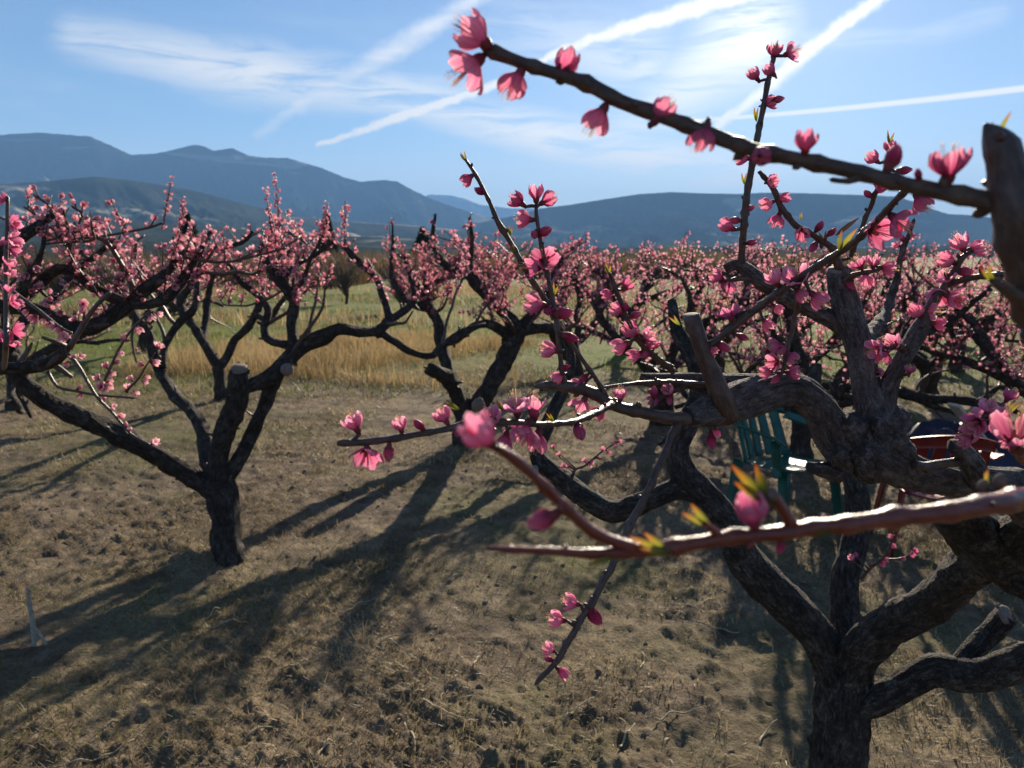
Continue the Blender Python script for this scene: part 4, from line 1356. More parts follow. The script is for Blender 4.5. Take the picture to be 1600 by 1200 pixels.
twig('twig', [(1318, 440, 1.12, 5), (1340, 428, 1.1, 4), (1362, 424, 1.09, 3.6), (1382, 418, 1.09, 2.6)], M_TWIG,
     [(1341, 410, 25, 'open'), (1365, 408, 23, 'half'), (1353, 438, 26, 'half'), (1388, 419, 28, 'half'), (1329, 446, 20, 'bud')])
twig('twig', [(1345, 545, 1.14, 14), (1362, 520, 1.2, 12), (1384, 488, 1.28, 8), (1398, 445, 1.3, 7), (1405, 410, 1.28, 5.5), (1418, 370, 1.27, 4), (1428, 345, 1.26, 3)], M_BARK_NEAR,
     [(1410, 372, 14, 'bud'), (1404, 386, 14, 'cup'), (1424, 368, 14, 'half'), (1412, 404, 14, 'bud')])
twig('twig', [(1440, 508, 1.10, 12), (1452, 480, 1.09, 8), (1474, 450, 1.08, 6.5), (1490, 425, 1.07, 5.6), (1505, 402, 1.06, 5), (1524, 388, 1.06, 3.5)], M_WOOD1,
     [(1499, 380, 32, 'half'), (1527, 387, 30, 'half'), (1484, 408, 29, 'half'), (1477, 432, 29, 'open'), (1508, 424, 26, 'bud'), (1464, 464, 29, 'open'), (1492, 466, 30, 'open'), (1455, 486, 29, 'open'), (1430, 497, 28, 'half'), (1458, 508, 24, 'cup'), (1500, 470, 24, 'half')])
twig('twig', [(1478, 446, 1.08, 5), (1510, 436, 1.05, 5), (1545, 430, 1.02, 5), (1592, 426, .98, 4.5), (1650, 410, .95, 4.5)], M_TWIG, [(1573, 436, 14, 'bud'), (1530, 426, 12, 'bud')])
twig('twig', [(1418, 552, 1.10, 6), (1405, 540, 1.08, 4.5), (1390, 545, 1.07, 4)], M_TWIG, [(1394, 536, 28, 'open'), (1367, 547, 29, 'open'), (1384, 556, 25, 'half'), (1374, 540, 20, 'cup')])
twig('twig', [(1396, 590, 1.1, 4), (1412, 586, 1.08, 3), (1420, 584, 1.07, 2)], M_TWIG, [(1422, 578, 18, 'half'), (1375, 582, 18, 'half')])
# the cluster by the right edge
twig('twig', [(1640, 700, .95, 6), (1600, 690, .9, 6), (1570, 676, .88, 6), (1552, 660, .86, 5), (1540, 645, .85, 4)], M_WOOD1,
     [(1548, 634, 34, 'open'), (1540, 654, 34, 'open'), (1522, 662, 32, 'open'), (1518, 676, 32, 'half'), (1508, 688, 26, 'half'), (1578, 618, 24, 'half'), (1578, 692, 26, 'half'), (1566, 652, 26, 'half')])
leaf_bud(1572, 650, .86, 48, 40, 2)
twig('twig', [(1640, 735, .62, 9), (1605, 720, .6, 9), (1592, 702, .58, 8)], M_SHOOT, [(1588, 672, 70, 'open')])
# hanging twig
twig('twig', [(1064, 655, 1.02, 9), (1052, 675, 1.0, 6), (1032, 722, .98, 6), (1008, 775, .965, 6), (988, 815, .955, 7), (968, 860, .945, 6), (945, 905, .935, 6), (922, 945, .925, 6), (898, 985, .915, 5.6), (875, 1025, .905, 5), (855, 1050, .90, 4.6), (838, 1068, .90, 3.6)], M_WOOD1,
     [(892, 941, 29, 'half'), (870, 968, 29, 'half'), (930, 964, 34, 'bud'), (858, 1014, 22, 'half'), (861, 1028, 16, 'bud'), (874, 1048, 24, 'cup')])
# twig pointing left
twig('twig', [(960, 630, .98, 6), (925, 648, .90, 5.5), (895, 659, .85, 5), (850, 663, .81, 5), (800, 660, .78, 6), (740, 660, .76, 6.5), (690, 672, .75, 6), (640, 681, .745, 6), (590, 689, .74, 6), (550, 692, .74, 6), (527, 693, .74, 4)], M_WOOD1,
     [(552, 660, 36, 'half'), (573, 715, 40, 'open'), (629, 670, 28, 'half'), (654, 663, 24, 'bud'), (608, 706, 28, 'bud'), (692, 649, 32, 'half'), (766, 652, 40, 'half'), (806, 632, 40, 'open'), (832, 630, 38, 'open'), (816, 678, 44, 'open'), (838, 690, 40, 'half'),
      (788, 690, 34, 'cup'), (906, 675, 34, 'bud'), (838, 645, 28, 'bud'), (716, 672, 24, 'bud')], tip=False)
leaf_bud(786, 642, .77, 120, 22)
leaf_bud(866, 660, .82, 130, 20)
leaf_bud(718, 640, .7, 150, 30, 2)
# small spring growth low on the heavy limbs
twig('twig', [(1345, 905, 2.4, 3), (1360, 888, 2.38, 2.4), (1380, 872, 2.36, 2), (1392, 850, 2.35, 1.5), (1396, 832, 2.35, 1.2)], M_TWIG,
     [(1330, 872, 12, 'half'), (1338, 868, 10, 'cup'), (1378, 880, 11, 'half'), (1384, 874, 10, 'cup'), (1395, 852, 10, 'half'), (1360, 884, 9, 'bud'), (1393, 838, 9, 'cup')])
twig('twig', [(1384, 874, 2.36, 1.6), (1410, 872, 2.34, 1.4), (1428, 862, 2.33, 1.2)], M_TWIG, [(1426, 866, 11, 'half'), (1430, 860, 10, 'half'), (1412, 872, 8, 'cup')])
twig('twig', [(893, 756, 2.25, 3), (898, 735, 2.24, 2.4), (915, 727, 2.23, 2), (940, 706, 2.22, 1.6), (962, 692, 2.21, 1.2)], M_TWIG,
     [(967, 690, 9, 'half'), (961, 693, 8, 'cup'), (942, 702, 10, 'half'), (950, 706, 9, 'half'), (924, 724, 11, 'open'), (913, 722, 9, 'half'), (880, 728, 9, 'half'), (888, 729, 8, 'cup'), (887, 744, 10, 'half'), (873, 710, 9, 'half'), (864, 698, 8, 'cup'), (937, 716, 8, 'bud')])
# out-of-focus branch across the sky
twig('limb', [(1660, 700, .62, 20), (1640, 560, .5, 26), (1618, 470, .44, 32), (1604, 390, .425, 38), (1592, 330, .42, 36), (1578, 275, .42, 30), (1562, 232, .42, 25), (1552, 212, .42, 19), (1543, 199, .42, 9), (1539, 193, .42, 3)], M_WOOD1, [], 24, .006, .26, False, True)
twig('limb', [(1660, 720, .62, 18), (1700, 760, .8, 30), (1690, 800, 1.1, 30), (1640, 800, 1.33, 34)], M_WOOD1, [], 18, .02, .2, False, False)
twig('twig', [(1600, 335, .42, 24), (1560, 318, .425, 18), (1500, 305, .43, 15), (1440, 294, .435, 13), (1380, 280, .44, 12), (1310, 262, .445, 12), (1240, 248, .45, 12), (1170, 232, .455, 12), (1100, 206, .46, 11.5), (1030, 180, .465, 11.5), (970, 158, .47, 12), (915, 130, .475, 12.5), (860, 112, .48, 11), (810, 96, .485, 11), (772, 82, .49, 11), (760, 78, .49, 8)], M_TWIG,
     [(740, 52, 62, 'half'), (730, 108, 62, 'open'), (803, 130, 52, 'half'), (884, 100, 50, 'cup'), (942, 177, 52, 'half'), (1034, 176, 48, 'half'), (1098, 214, 48, 'half'), (1190, 243, 52, 'bud'), (1258, 232, 40, 'cup'), (1392, 250, 44, 'bud'), (1486, 264, 58, 'half'), (1440, 280, 20, 'bud')], 14, .006, .34)
twig('twig', [(1345, 274, .443, 9), (1325, 283, .442, 5), (1300, 281, .44, 4)], M_TWIG, [], nodes=False)
twig('twig', [(1612, 478, .43, 18), (1585, 462, .42, 12), (1562, 446, .41, 8), (1552, 440, .41, 6)], M_TWIG, [], nodes=False)
leaf_bud(1556, 442, .41, 128, 40, 2)
leaf_bud(1562, 212, .42, 82, 42, 2)
# out-of-focus red shoot low down
twig('twig', [(1690, 765, .50, 16), (1640, 772, .42, 19), (1560, 786, .37, 18), (1480, 799, .36, 17), (1400, 809, .355, 15.5), (1320, 819, .35, 14.5), (1240, 829, .35, 13.5), (1180, 836, .35, 13), (1100, 846, .35, 12.5), (1040, 855, .35, 12), (990, 862, .35, 12), (940, 864, .35, 9.5), (890, 863, .35, 8), (840, 860, .35, 7), (790, 858, .35, 5.5), (764, 856, .35, 4)], M_SHOOT,
     [(1182, 808, 62, 'cup'), (1224, 848, 22, 'bud')], 18, .005, .13, True, True)
twig('twig', [(1000, 860, .35, 13), (965, 848, .348, 11), (930, 833, .345, 10), (895, 805, .34, 9.5), (862, 772, .335, 9), (830, 740, .33, 8.5), (800, 715, .325, 9), (778, 700, .32, 8)], M_SHOOT,
     [(750, 678, 70, 'cup'), (846, 812, 52, 'bud')], 16, .005, .13, True, True)
twig('twig', [(1240, 826, .35, 10), (1225, 800, .348, 9), (1212, 778, .346, 8), (1206, 770, .345, 6)], M_SHOOT, [], nodes=False)
leaf_bud(1210, 790, .346, 132, 92, 3)
twig('twig', [(1130, 842, .35, 8), (1112, 826, .348, 6), (1100, 818, .346, 5)], M_SHOOT, [], nodes=False)
leaf_bud(1112, 824, .347, 140, 62, 2)
leaf_bud(1050, 866, .345, 158, 72, 3)
leaf_bud(960, 872, .345, 188, 46, 1)
leaf_bud(1300, 832, .345, 188, 66, 1)
leaf_bud(1545, 760, .40, 100, 30, 2)
for a, b, d_, s in ((742, 632, .70, 26), (1208, 772, .346, 26), (1530, 758, .40, 20), (1560, 752, .40, 26)):     # downy grey buds
    v, q, tt = lathe([(.001, 0), (.28, .12), (.40, .40), (.34, .72), (.16, .95), (.001, 1.02)], 12)
    o = put('downy_bud', mesh_np('downy_bud', v * s * d_ / FPX * .95, q), M_WOOLBUD, A_T)
    o.location = Vector(P(a, b + s * .4, d_) - A_O)
    o.rotation_euler = (.2, A_RG.normal(0, .3), 0)
# ------------------------------------------------------------------ grasses and litter
def blades(name, n, area, hmin, hmax, lay, width, mat, label, seed, dens=None, cat='grass', bend=.4):
    rg = np.random.default_rng(seed)
    x0, x1, y0, y1 = area
    x, y = x0 + (x1 - x0) * rg.random(n), y0 + (y1 - y0) * rg.random(n)
    if dens is not None:
        k = rg.random(n) < dens(x, y)
        x, y = x[k], y[k]
        n = len(x)
    z = ground_h(x, y) - .004
    h = hmin + (hmax - hmin) * rg.random(n) ** 1.6
    a = rg.random(n) * 6.28
    tl = np.clip(rg.normal(lay, .28, n), .02, 1.5)
    d = np.stack([np.cos(a) * np.sin(tl), np.sin(a) * np.sin(tl), np.cos(tl)], 1)
    s = np.stack([-np.sin(a + rg.normal(0, .5, n)), np.cos(a), np.zeros(n)], 1)
    s /= np.linalg.norm(s, axis=1)[:, None]
    base = np.stack([x, y, z], 1)
    droop = np.stack([np.cos(a), np.sin(a), -np.full(n, .5)], 1) * (bend * h * rg.random(n))[:, None]
    w = (width * (.6 + .8 * rg.random(n)))[:, None]
    m_ = base + d * h[:, None] * .55
    t = base + d * h[:, None] + droop * .5
    v = np.stack([base - s * w, base + s * w, m_ + s * w * .8, m_ - s * w * .8, t], 1)
    zc = ground_h(v[:, 2:, 0], v[:, 2:, 1]) + .003
    v[:, 2:, 2] = np.maximum(v[:, 2:, 2], zc)
    v = v.reshape(-1, 3)
    i = np.arange(n)[:, None] * 5
    q = i + np.array([[0, 1, 2, 3]])
    tr = i + np.array([[3, 2, 4]])
    tint = np.repeat(np.clip(.55 * rg.random(n) + 1.3 * (fbm(x * 1.3, y * 1.3, seed + 500, 3) - .3), 0, 1), 5)
    o = put(name, mesh_np(name, v, q, tr, {'tint': tint}, smooth=False), mat)
    o['kind'] = 'stuff'
    tag(o, label, cat)
    return o


M_STRAW = mat_thin('straw', [(0, (0.09, 0.068, 0.036)), (.5, (0.26, 0.20, 0.11)), (1, (0.52, 0.42, 0.26))], (1, .95, .8), tfac=.35)
M_GREEN = mat_thin('grass_green', [(0, (0.05, 0.075, 0.015)), (.5, (0.10, 0.14, 0.025)), (1, (0.22, 0.22, 0.07))], (1, 1, .6), tfac=.4)
M_TALL = mat_thin('tall_dry_grass', [(0, (0.15, 0.105, 0.055)), (.5, (0.31, 0.225, 0.115)), (1, (0.48, 0.37, 0.21))], (1, .92, .75), tfac=.45)

view = lambda x, y: (np.abs(x) < y * .78 + .5)
patch = lambda x, y: view(x, y) * np.clip((fbm(x * 1.1, y * 1.1, 91, 5, .6) - .44) * 7, .05, 1)
gpatch = lambda x, y: view(x, y) * np.clip((fbm(x * .8, y * .8, 131, 4) - .50) * 6, 0.0, 1)
blades('dry_grass', 260000, (-6, 6, 1.3, 6.0), .02, .065, .85, .0017, M_STRAW, 'short matted dry grass over the trodden orchard soil', 1, patch)
blades('dry_grass', 110000, (-9, 10, 6.0, 12.0), .03, .085, .8, .003, M_STRAW, 'short pale dry turf further along the orchard floor', 2, patch)
blades('green_grass', 70000, (-5, 5, 1.3, 7.5), .015, .05, .6, .0016, M_GREEN, 'thin new green grass among the dry turf under the trees', 3, gpatch)
gfar = lambda x, y: view(x, y) * np.clip((fbm(x * .28 + 4, y * .5, 171, 4) - .40) * 6, .0, 1)
blades('green_grass', 90000, (-22, 22, 9.0, 34), .05, .16, .5, .007, M_GREEN, 'bright green grass strips beyond the first rows of trees', 4, gfar)
def tallmask(x, y):
    c = np.exp(-((x + 2.9 - (y - 13) * .1) / 3.1) ** 4 - ((y - 13.4) / 3.0) ** 4)
    return np.clip(c * 1.6 + (fbm(x * .6, y * .9, 201, 5, .6) - .5) * 4.2 - .55, 0, 1)
blades('tall_grass', 60000, (-7.5, 1.5, 9.4, 17), .10, .42, .38, .0034, M_TALL, 'stand of tall straw-coloured grass behind the second row', 5, tallmask, bend=.5)
tall2 = lambda x, y: np.clip((fbm(x * .12 + 9, y * .2, 231, 4) - .48) * 5, 0, 1) * view(x, y)
blades('tall_grass', 50000, (-30, 30, 18, 46), .2, .5, .3, .010, M_TALL, 'scattered faded grass across the far field', 6, tall2)


def clods():
    rg = np.random.default_rng(8)
    n = 3000
    x, y = -4.5 + 9 * rg.random(n), 1.4 + 5 * rg.random(n)
    k = view(x, y) & (rg.random(n) < np.clip((fbm(x * 1.1, y * 1.1, 261, 3) - .35) * 4, .1, 1))
    x, y = x[k], y[k]
    n = len(x)
    s = .004 + .012 * rg.random(n) ** 4
    ph = (1 + 5 ** .5) / 2
    iv = np.array([(-1, ph, 0), (1, ph, 0), (-1, -ph, 0), (1, -ph, 0), (0, -1, ph), (0, 1, ph), (0, -1, -ph), (0, 1, -ph), (ph, 0, -1), (ph, 0, 1), (-ph, 0, -1), (-ph, 0, 1)], float) / 1.9
    it = np.array([(0, 11, 5), (0, 5, 1), (0, 1, 7), (0, 7, 10), (0, 10, 11), (1, 5, 9), (5, 11, 4), (11, 10, 2), (10, 7, 6), (7, 1, 8), (3, 9, 4), (3, 4, 2), (3, 2, 6), (3, 6, 8), (3, 8, 9), (4, 9, 5), (2, 4, 11), (6, 2, 10), (8, 6, 7), (9, 8, 1)])
    pos = np.stack([x, y, ground_h(x, y) + s * .15], 1)
    v, f = scatter(iv, it, pos, rg.normal(0, 1, (n, 3)), s)
    v = v.reshape(n, 12, 3)
    v = pos[:, None] + (v - pos[:, None]) * (.65 + .6 * rg.random((n, 12, 1))) * np.array([1.15, 1.0, .8])
    m = mat_plain('clod', (0.15, 0.115, 0.085), .95, .1, .45, 14, .004)
    o = put('soil_clods', mesh_np('soil_clods', v.reshape(-1, 3), None, f, smooth=False), m)
    o['kind'] = 'stuff'
    tag(o, 'loose clods and small stones on the bare soil', 'soil')


clods()


def fallen_petals():
    rg = np.random.default_rng(77)
    n = 150
    x, y = -3.5 + 7 * rg.random(n), 1.6 + 4.5 * rg.random(n)
    pos = np.stack([x, y, ground_h(x, y) + .006], 1)
    tv = np.array([(0, -.5, 0), (.34, 0, .08), (.16, .45, .16), (-.16, .45, .16), (-.34, 0, .08)])
    v, f = scatter(tv, np.array([[0, 1, 2, 3, 4]]), pos, rg.normal(0, .5, (n, 3)) + [0, 0, 1], .007 + .006 * rg.random(n))
    q = np.concatenate([f[:, [0, 1, 2, 3]]])
    t = f[:, [0, 3, 4]]
    o = put('fallen_petals', mesh_np('fallen_petals', v, q, t, {'tint': np.repeat(rg.random(n), 5)}), M_FARPETAL)
    o['kind'] = 'stuff'
    tag(o, 'few fallen pink petals scattered on the soil', 'petals')


fallen_petals()

# pale dead stalks and prunings lying on the soil
M_STALK = mat_plain('dead_stalk', (0.40, 0.32, 0.20), .7, .3, .3, 60)
rgS = np.random.default_rng(17)
for (a, b, ln, an) in [(355, 985, .17, 15), (470, 1040, .20, 50), (690, 1120, .20, -40), (710, 905, .14, 60), (640, 1165, .18, -70), (905, 1120, .16, 40), (1000, 1040, .14, 75), (745, 1040, .12, 80), (560, 950, .22, 55), (420, 1150, .16, 30), (1080, 950, .26, 25), (1120, 985, .2, -30),
                       (250, 830, .25, 45), (300, 800, .2, 20), (160, 1180, .2, 35), (980, 1160, .15, 60), (620, 1000, .16, 30), (850, 860, .16, 85), (1060, 1130, .2, 20), (520, 1180, .15, 60), (335, 960, .12, 70), (1200, 1150, .16, 50)]:
    g = G(a, b)
    d = np.array([math.cos(R(an)), math.sin(R(an)), 0])
    nrm = np.array([-d[1], d[0], 0])
    bow = rgS.normal(0, .12)
    pts = []
    for t in np.linspace(-.5, .5, 7):
        q = g + d * ln * t + nrm * ln * bow * (1 - 4 * t * t)
        q[2] = float(ground_h(np.array([q[0]]), np.array([q[1]]))[0]) + .006 + .012 * (rgS.random() < .4)
        pts.append(q)
    tb = Tubes()
    tb.add(pts, np.linspace(.0042, .0020, 7), 5, .02, .1)
    o = put('dead_stalk', tb.mesh('dead_stalk', g), M_STALK)
    o.location = Vector(g)
    tag(o, 'thin pale dead stalk lying on the bare orchard soil', 'stalk', 'dead stalks littering the soil')


# wooden stake with a prop
def stake():
    g = G(52, 1006)
    t = thing('wooden_stake', g, 'pale split wooden stake driven into the soil with a short prop', 'stake')
    m = mat_bark('grey_wood', (0.20, 0.16, 0.12), (0.34, 0.28, 0.21), (0.46, 0.40, 0.32), 160, .002, .85, .2)
    d = g[1] * math.cos(PITCH) + CAM_H * math.sin(PITCH)
    tb = Tubes()
    tb.add([P(54, 1014, d), P(52, 985, d), P(47, 950, d), P(42, 918, d)], [.010, .011, .009, .006], 7, .02, .3, 3, False)
    put('post', tb.mesh('post', g), m, t)
    tb = Tubes()
    tb.add([P(54, 980, d), P(63, 992, d - .02), P(72, 1008, d - .03)], [.004, .007, .009], 6, .02, .3, 6, False)
    put('prop', tb.mesh('prop', g), m, t)


stake()


# ------------------------------------------------------------------ plastic garden things
def slab(pts_grid, th):
    """grid of points (n,m,3) thickened along its normals"""
    g = np.asarray(pts_grid, float)
    n, m = g.shape[:2]
    du = np.gradient(g, axis=0)
    dv = np.gradient(g, axis=1)
    nn = np.cross(du, dv)
    nn /= np.linalg.norm(nn, axis=2)[:, :, None] + 1e-9
    v = np.vstack([(g + nn * th / 2).reshape(-1, 3), (g - nn * th / 2).reshape(-1, 3)])
    N = n * m
    q = []
    for i in range(n - 1):
        for j in range(m - 1):
            a = i * m + j
            q.append((a, a + m, a + m + 1, a + 1))
            q.append((N + a, N + a + 1, N + a + m + 1, N + a + m))
    edge = [i * m for i in range(n)] + [(n - 1) * m + j for j in range(1, m)] + [i * m + m - 1 for i in range(n - 2, -1, -1)] + [j for j in range(m - 2, 0, -1)]
    for a, b in zip(edge, edge[1:] + edge[:1]):
        q.append((a, b, N + b, N + a))
    return v, np.array(q)


def armchair(loc, rz, mat, label, scale=1.0, tilt=0.0):
    t = thing('plastic_armchair', (loc[0], loc[1], float(ground_h(np.array([loc[0]]), np.array([loc[1]]))[0]) - .005), label, 'chair')
    t.rotation_euler = (tilt, 0, rz)
    t.scale = (scale,) * 3
    def sl(name, fn, n, m, th):
        g = [[fn(i / (n - 1), j / (m - 1)) for j in range(m)] for i in range(n)]
        v, q = slab(g, th)
        put(name, mesh_np(name, v, q), mat, t)
    sl('seat', lambda u, v: ((u - .5) * .46 * (1 - .1 * v), -.22 + .44 * v, .42 - .04 * v + .03 * (2 * u - 1) ** 2 - .02 * math.cos((v - .5) * 3)), 9, 9, .012)
    # curved back of five upright slats and a top rail
    def back(u, h):
        a = (u - .5) * 2
        return (a * .25 * (1 - .08 * h), .22 + .16 * h - .10 * a * a, .40 + .42 * h - .05 * a * a * h)
    for k in range(5):
        u0 = .05 + k * .185
        sl('back_slat', lambda u, v, u0=u0: back(u0 + .13 * u, .02 + .80 * v), 4, 7, .010)
    sl('top_rail', lambda u, v: back(u, .80 + .20 * v), 13, 4, .016)
    for s in (-1, 1):
        sl('armrest', lambda u, v, s=s: (s * (.235 + .055 * u), -.20 + .46 * v, .63 - .015 * math.cos(u * 3) + .04 * v - .02 * (v < .1)), 4, 9, .014)
        sl('arm_post', lambda u, v, s=s: (s * (.25 + .015 * v), -.20 + .07 * u + .02 * v, .40 + .22 * v), 3, 5, .014)
        for y0, y1, yt in ((-.27, -.20, -.19), (.20, .28, .20)):
            sl('leg', lambda u, v, s=s, y0=y0, y1=y1, yt=yt: (s * (.275 - .05 * v + .0 * u), (y0 + (y1 - y0) * u * .85) * (1 - v) + (yt + (u - .5) * .08) * v, .42 * v), 4, 6, .016)


M_PGREEN = mat_plain('green_plastic', (0.005, 0.085, 0.062), .38, .45, .3, 9)
M_PRED = mat_plain('red_plastic', (0.20, 0.018, 0.014), .42, .45, .3, 9)
g1 = G(1222, 815)
armchair((g1[0], g1[1]), R(28), M_PGREEN, 'green plastic garden armchair standing under the near tree', .96)
g2 = G(1447, 856)
armchair((g2[0], g2[1]), R(168), M_PRED, 'red plastic garden armchair behind the burled grey limb', .92)


def tarp():
    g = G(1490, 720)
    t_m = mat_plain('blue_tarp', (0.012, 0.018, 0.045), .5, .4, .35, 7)
    n = 34
    V, Q = [], []
    for i in range(n):
        for j in range(n):
            u, v = i / (n - 1) * 2 - 1, j / (n - 1) * 2 - 1
            x, y = u * .5, v * .4
            h = .30 * max(0, 1 - (u * u) ** 1.3) * max(0, 1 - (v * v) ** 1.3)
            h *= .45 + 1.1 * float(fbm(np.array([u * 2.2 + 5]), np.array([v * 2.2]), 301, 4)[0])
            V.append((x, y, h - .01))
    for i in range(n - 1):
        for j in range(n - 1):
            a = i * n + j
            Q.append((a, a + n, a + n + 1, a + 1))
    o = put('tarp_heap', mesh_np('tarp_heap', np.array(V), np.array(Q)), t_m)
    o.location = (g[0], g[1], float(ground_h(g[:1], g[1:2])[0]))
    tag(o, 'dark blue tarpaulin heaped over something behind the red chair', 'tarp')
    # a pale plank leaning on the heap
    w = mat_bark('pale_plank_wood', (0.38, 0.33, 0.27), (0.5, 0.45, 0.38), (0.6, 0.55, 0.48), 60, .001, .8, .2)
    A, B = G(1570, 730), P(1490, 632, 5.9)
    d = B - A
    d /= np.linalg.norm(d)
    s = np.cross(d, [0, 0, 1.0])
    s /= np.linalg.norm(s)
    nn = np.cross(s, d)
    vs = [(A if e == 0 else B) + s * a * .055 + nn * b * .012 - A for e in (0, 1) for a in (-1, 1) for b in (-1, 1)]
    f = [(0, 1, 3, 2), (4, 6, 7, 5), (0, 4, 5, 1), (2, 3, 7, 6), (0, 2, 6, 4), (1, 5, 7, 3)]
    me = mesh_np('plank', np.array(vs), np.array(f), smooth=False, attr={'bark': np.array(vs)})
    o = put('plank', me, w)
    o.location = Vector(A)
    md = o.modifiers.new('edge', 'BEVEL')
    md.width = .003
    tag(o, 'pale weathered plank leaning on the blue tarpaulin', 'plank')
    # orange plastic pail further back
    g = G(1296, 664)
    t = thing('pail', g, 'small orange plastic pail on the grass beyond the near tree', 'pail')
    mo = mat_plain('orange_plastic', (0.62, 0.11, 0.03), .4, .5, .1, 9)
    v, q, tt = lathe([(.001, .012), (.09, .012), (.095, 0), (.105, .02), (.125, .22), (.138, .225), (.138, .24), (.122, .24), (.10, .03), (.001, .025)], 22)
    put('bucket', mesh_np('bucket', v, q), mo, t)
    tb = Tubes()
    tb.add([(.13 * math.cos(a), -.02 - .05 * math.sin(a), .23 + .10 * math.sin(a)) for a in np.linspace(0, math.pi, 9)], [.004] * 9, 6, .02)
    put('handle', tb.mesh('handle'), mat_plain('wire', (.35, .35, .35), .4, .5), t)
    # mossy stones
    ms = mat_plain('mossy_stone', (0.12, 0.13, 0.07), .9, .2, .5, 9, .01)
    for i, (a, b, r, lab) in enumerate(((1412, 690, .22, 'largest rounded mossy stone beside the blue tarpaulin'), (1450, 702, .17, 'middle-sized mossy stone leaning against the tarpaulin'), (1385, 690, .13, 'smallest mossy stone beside the biggest one'))):
        g = G(a, b)
        v, q, tt = lathe([(.001, 1.0)] + [(math.sin(x), math.cos(x)) for x in np.linspace(.25, 2.9, 11)] + [(.001, -1.0)], 18)
        nz = fbm(v[:, 0] * 1.7 + i * 9 + v[:, 2] * 1.1, v[:, 1] * 1.7 + v[:, 2], 400 + i, 4) - .5
        v = v * (1 + .55 * nz)[:, None] * np.array([1.15, .95, .85]) * r
        o = put('stone', mesh_np('stone', v, q), ms)
        o.location = (g[0], g[1], r * .5)
        tag(o, lab, 'stone')


tarp()


# ------------------------------------------------------------------ far edge of the field
def cards(pos, size, rg, flat=.35):
    """small leaf-clump faces"""
    tv = np.array([(-.5, -.18, 0), (.1, -.32, .08), (.5, .05, -.05), (.05, .3, .1)])
    return scatter(tv, np.array([[0, 1, 2, 3]]), pos, rg.normal(0, 1, pos.shape), size)


def conifer(px, top, base_d, w, label, seed):
    rg = np.random.default_rng(seed)
    tp = P(px, top, base_d)
    o = np.array([tp[0], tp[1], 0.0])
    H = tp[2]
    t = thing('conifer', o, label, 'tree', 'dark conifers beyond the field')
    tb = Tubes()
    tb.add([(0, 0, -.3), (0, 0, H * .5), (0, 0, H * .97)], [.22, .14, .03], 7, 1.0)
    put('trunk', tb.mesh('trunk'), M_BARK, t)
    n = 5200
    u = rg.random(n) ** .75
    lay = np.floor(u * 22) / 22 + rg.random(n) * .03
    a = rg.random(n) * 6.28
    rad = w * (1 - lay) * (.25 + .75 * np.sqrt(rg.random(n))) * (.75 + .45 * vnoise(a * 1.6 + 20, lay * 22, seed)) + .08
    pos = np.stack([rad * np.cos(a), rad * np.sin(a), H * (.07 + .93 * lay) - rad * .28], 1)
    v, f = cards(pos, .45 + .4 * rg.random(n), rg)
    m = put('crown', mesh_np('crown', v, f, None, {'tint': np.repeat(rg.random(n), 4)}, smooth=False), M_NEEDLE, t)


def leafy(px, top, base_d, w, label, seed, mat, bare=False, grp=None, cat='tree', name='field_tree'):
    rg = np.random.default_rng(seed)
    tp = P(px, top, base_d)
    o = np.array([tp[0], tp[1], 0.0])
    H = tp[2]
    t = thing(name, o, label, cat, grp)
    tb = Tubes()
    tb.add([(0, 0, -.3), (.1, 0, H * .25), (0, .1, H * .4)], [H * .035, H * .028, H * .02], 7, .5, .3)
    put('trunk', tb.mesh('trunk'), M_BARK, t)
    tb = Tubes()
    ends = []
    for i in range(46 if bare else 24):
        a = rg.random() * 6.28
        p, r = crooked((0, 0, H * (.15 + .2 * rg.random())), (math.cos(a) * w / H * 1.5, math.sin(a) * w / H * 1.5, .9), H * (.45 + .33 * rg.random()), H * .014, H * .003, rg, H * .08, .3, .05)
        tb.add(p, r, 5, H * .06, .2)
        ends += list(p[2:])
        if bare:
            for s in range(7):
                j = int(rg.integers(2, len(p)))
                p2, r2 = crooked(p[j], rg.normal(0, .6, 3) + [0, 0, .7], H * .18, H * .004, H * .0012, rg, H * .05, .3, .03)
                tb.add(p2, r2, 3, H * .06)
    put('branches', tb.mesh('branches'), M_GREYWOOD if bare else M_BARK, t)
    ends = np.array(ends)
    n = 700 if bare else 6500
    pos = ends[rg.integers(len(ends), size=n)] + rg.normal(0, w * .13, (n, 3))
    pos[:, 2] = np.clip(pos[:, 2], H * .12, H * 1.02)
    v, f = cards(pos, H * (.020 + .022 * rg.random(n)) * (.6 if bare else 1), rg)
    put('crown', mesh_np('crown', v, f, None, {'tint': np.repeat(rg.random(n), 4)}, smooth=False), mat, t)


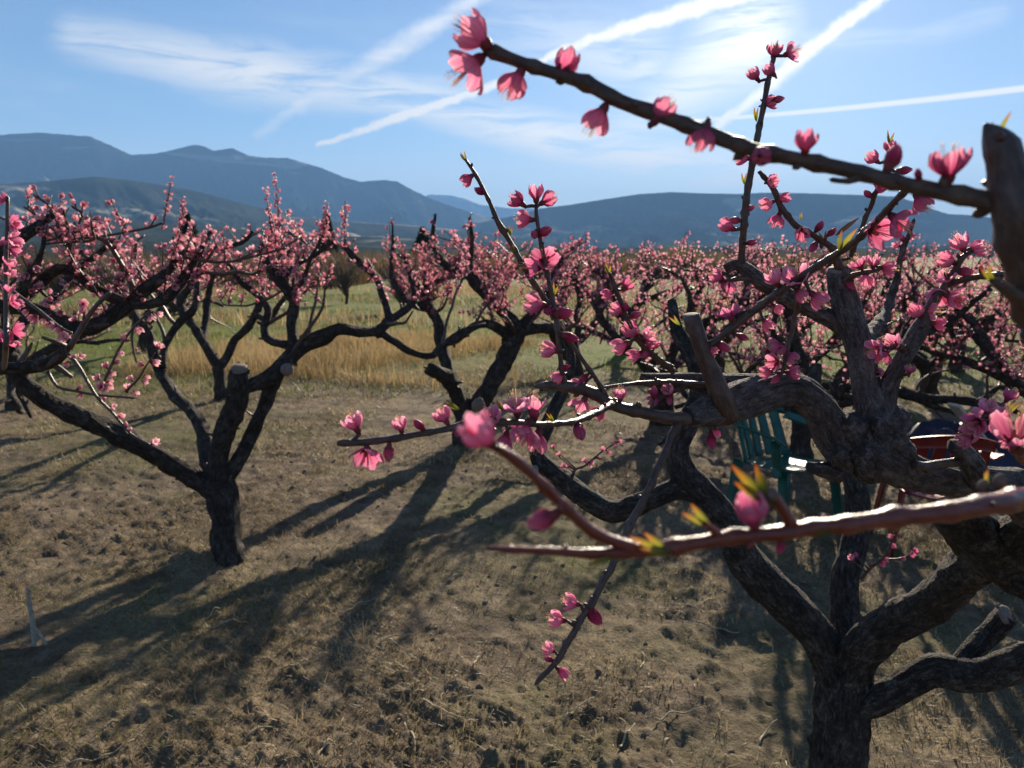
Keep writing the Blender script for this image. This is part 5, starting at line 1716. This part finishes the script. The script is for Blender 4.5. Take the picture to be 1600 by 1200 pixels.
M_NEEDLE = mat_thin('needles', [(0, (0.010, 0.022, 0.012)), (1, (0.04, 0.065, 0.03))], (1, 1, .7), tfac=.2)
M_SPRING = mat_thin('spring_leaf', [(0, (0.10, 0.12, 0.02)), (1, (0.26, 0.26, 0.06))], (1, 1, .6), tfac=.45)
M_DARKLEAF = mat_thin('dark_leaf', [(0, (0.02, 0.03, 0.015)), (1, (0.06, 0.07, 0.03))], (1, 1, .7), tfac=.25)
M_GREYWOOD = mat_bark('grey_twigs', (0.06, 0.045, 0.035), (0.12, 0.095, 0.075), (0.2, 0.16, 0.13), 20, .01)
M_DRYLEAF = mat_thin('brown_leaf', [(0, (0.10, 0.07, 0.045)), (1, (0.22, 0.16, 0.10))], (1, .9, .7), tfac=.3)
conifer(291, 334, 95, 3.0, 'broad dark conifer rising above the brown hedgerow', 1)
conifer(510, 334, 110, 2.2, 'slim dark conifer at the end of the hedgerow beside the grey wood', 2)
conifer(660, 356, 120, 3.0, 'dark conifer standing alone behind the V-forked tree', 3)
conifer(868, 392, 120, 2.4, 'low dark conifer behind the orchard rows beside the pale green tree', 4)
leafy(1062, 378, 70, 3.4, 'round yellow-green tree in new leaf above the orchard', 5, M_SPRING)
leafy(1125, 394, 75, 2.8, 'smaller olive-green tree in new leaf beside the yellow-green one', 6, M_SPRING)
leafy(955, 418, 80, 3.0, 'dark rounded evergreen behind the blossoming rows', 7, M_DARKLEAF)
rgB = np.random.default_rng(50)
for i, (a, b, d_) in enumerate([(20, 372, 48), (75, 380, 46), (130, 362, 50), (190, 384, 48), (235, 376, 52), (330, 380, 50), (375, 386, 54), (425, 384, 52), (-30, 376, 48), (470, 388, 56), (160, 386, 42), (55, 388, 40)]):
    leafy(a, b, d_, 2.2, 'leafless brown tree in the tangled hedgerow at the field edge', 60 + i, M_DRYLEAF, True, 'bare trees of the hedgerow', 'tree', 'bare_tree')
for i, (x, y, h, lab) in enumerate([(-9.5, 21, 1.2, 'lowest leafless bush in the green strip past the tall grass'), (-3.4, 23, 1.5, 'thin leafless bush standing in the green field behind the V-forked tree'), (-6.0, 27, 1.9, 'taller leafless bush in front of the far brush'), (1.0, 20, 1.2, 'leafless bush in the green field behind the hanging twig'), (-13, 25, 1.8, 'leafless bush beside the hedgerow foot')]):
    leafy(800 + FPX * x / y, 400 - (h - CAM_H) * FPX / y, y, .8, lab, 90 + i, M_DRYLEAF, True, None, 'bush', 'bare_bush')
def brush(name, area, n, h0, h1, label, seed, w=.02):
    blades(name, n, area, h0, h1, .15, w, M_DRYLEAF, label, seed, None, 'brush', .3)
brush('brush', (-36, -9, 40, 52), 16000, .8, 2.2, 'grey-brown bare brush filling the hedgerow foot', 71, .022)
brush('brush', (-20, 30, 58, 74), 22000, 1.0, 2.6, 'far strip of grey brush and saplings beyond the green field', 72, .03)

# level everything
bpy.context.view_layer.update()
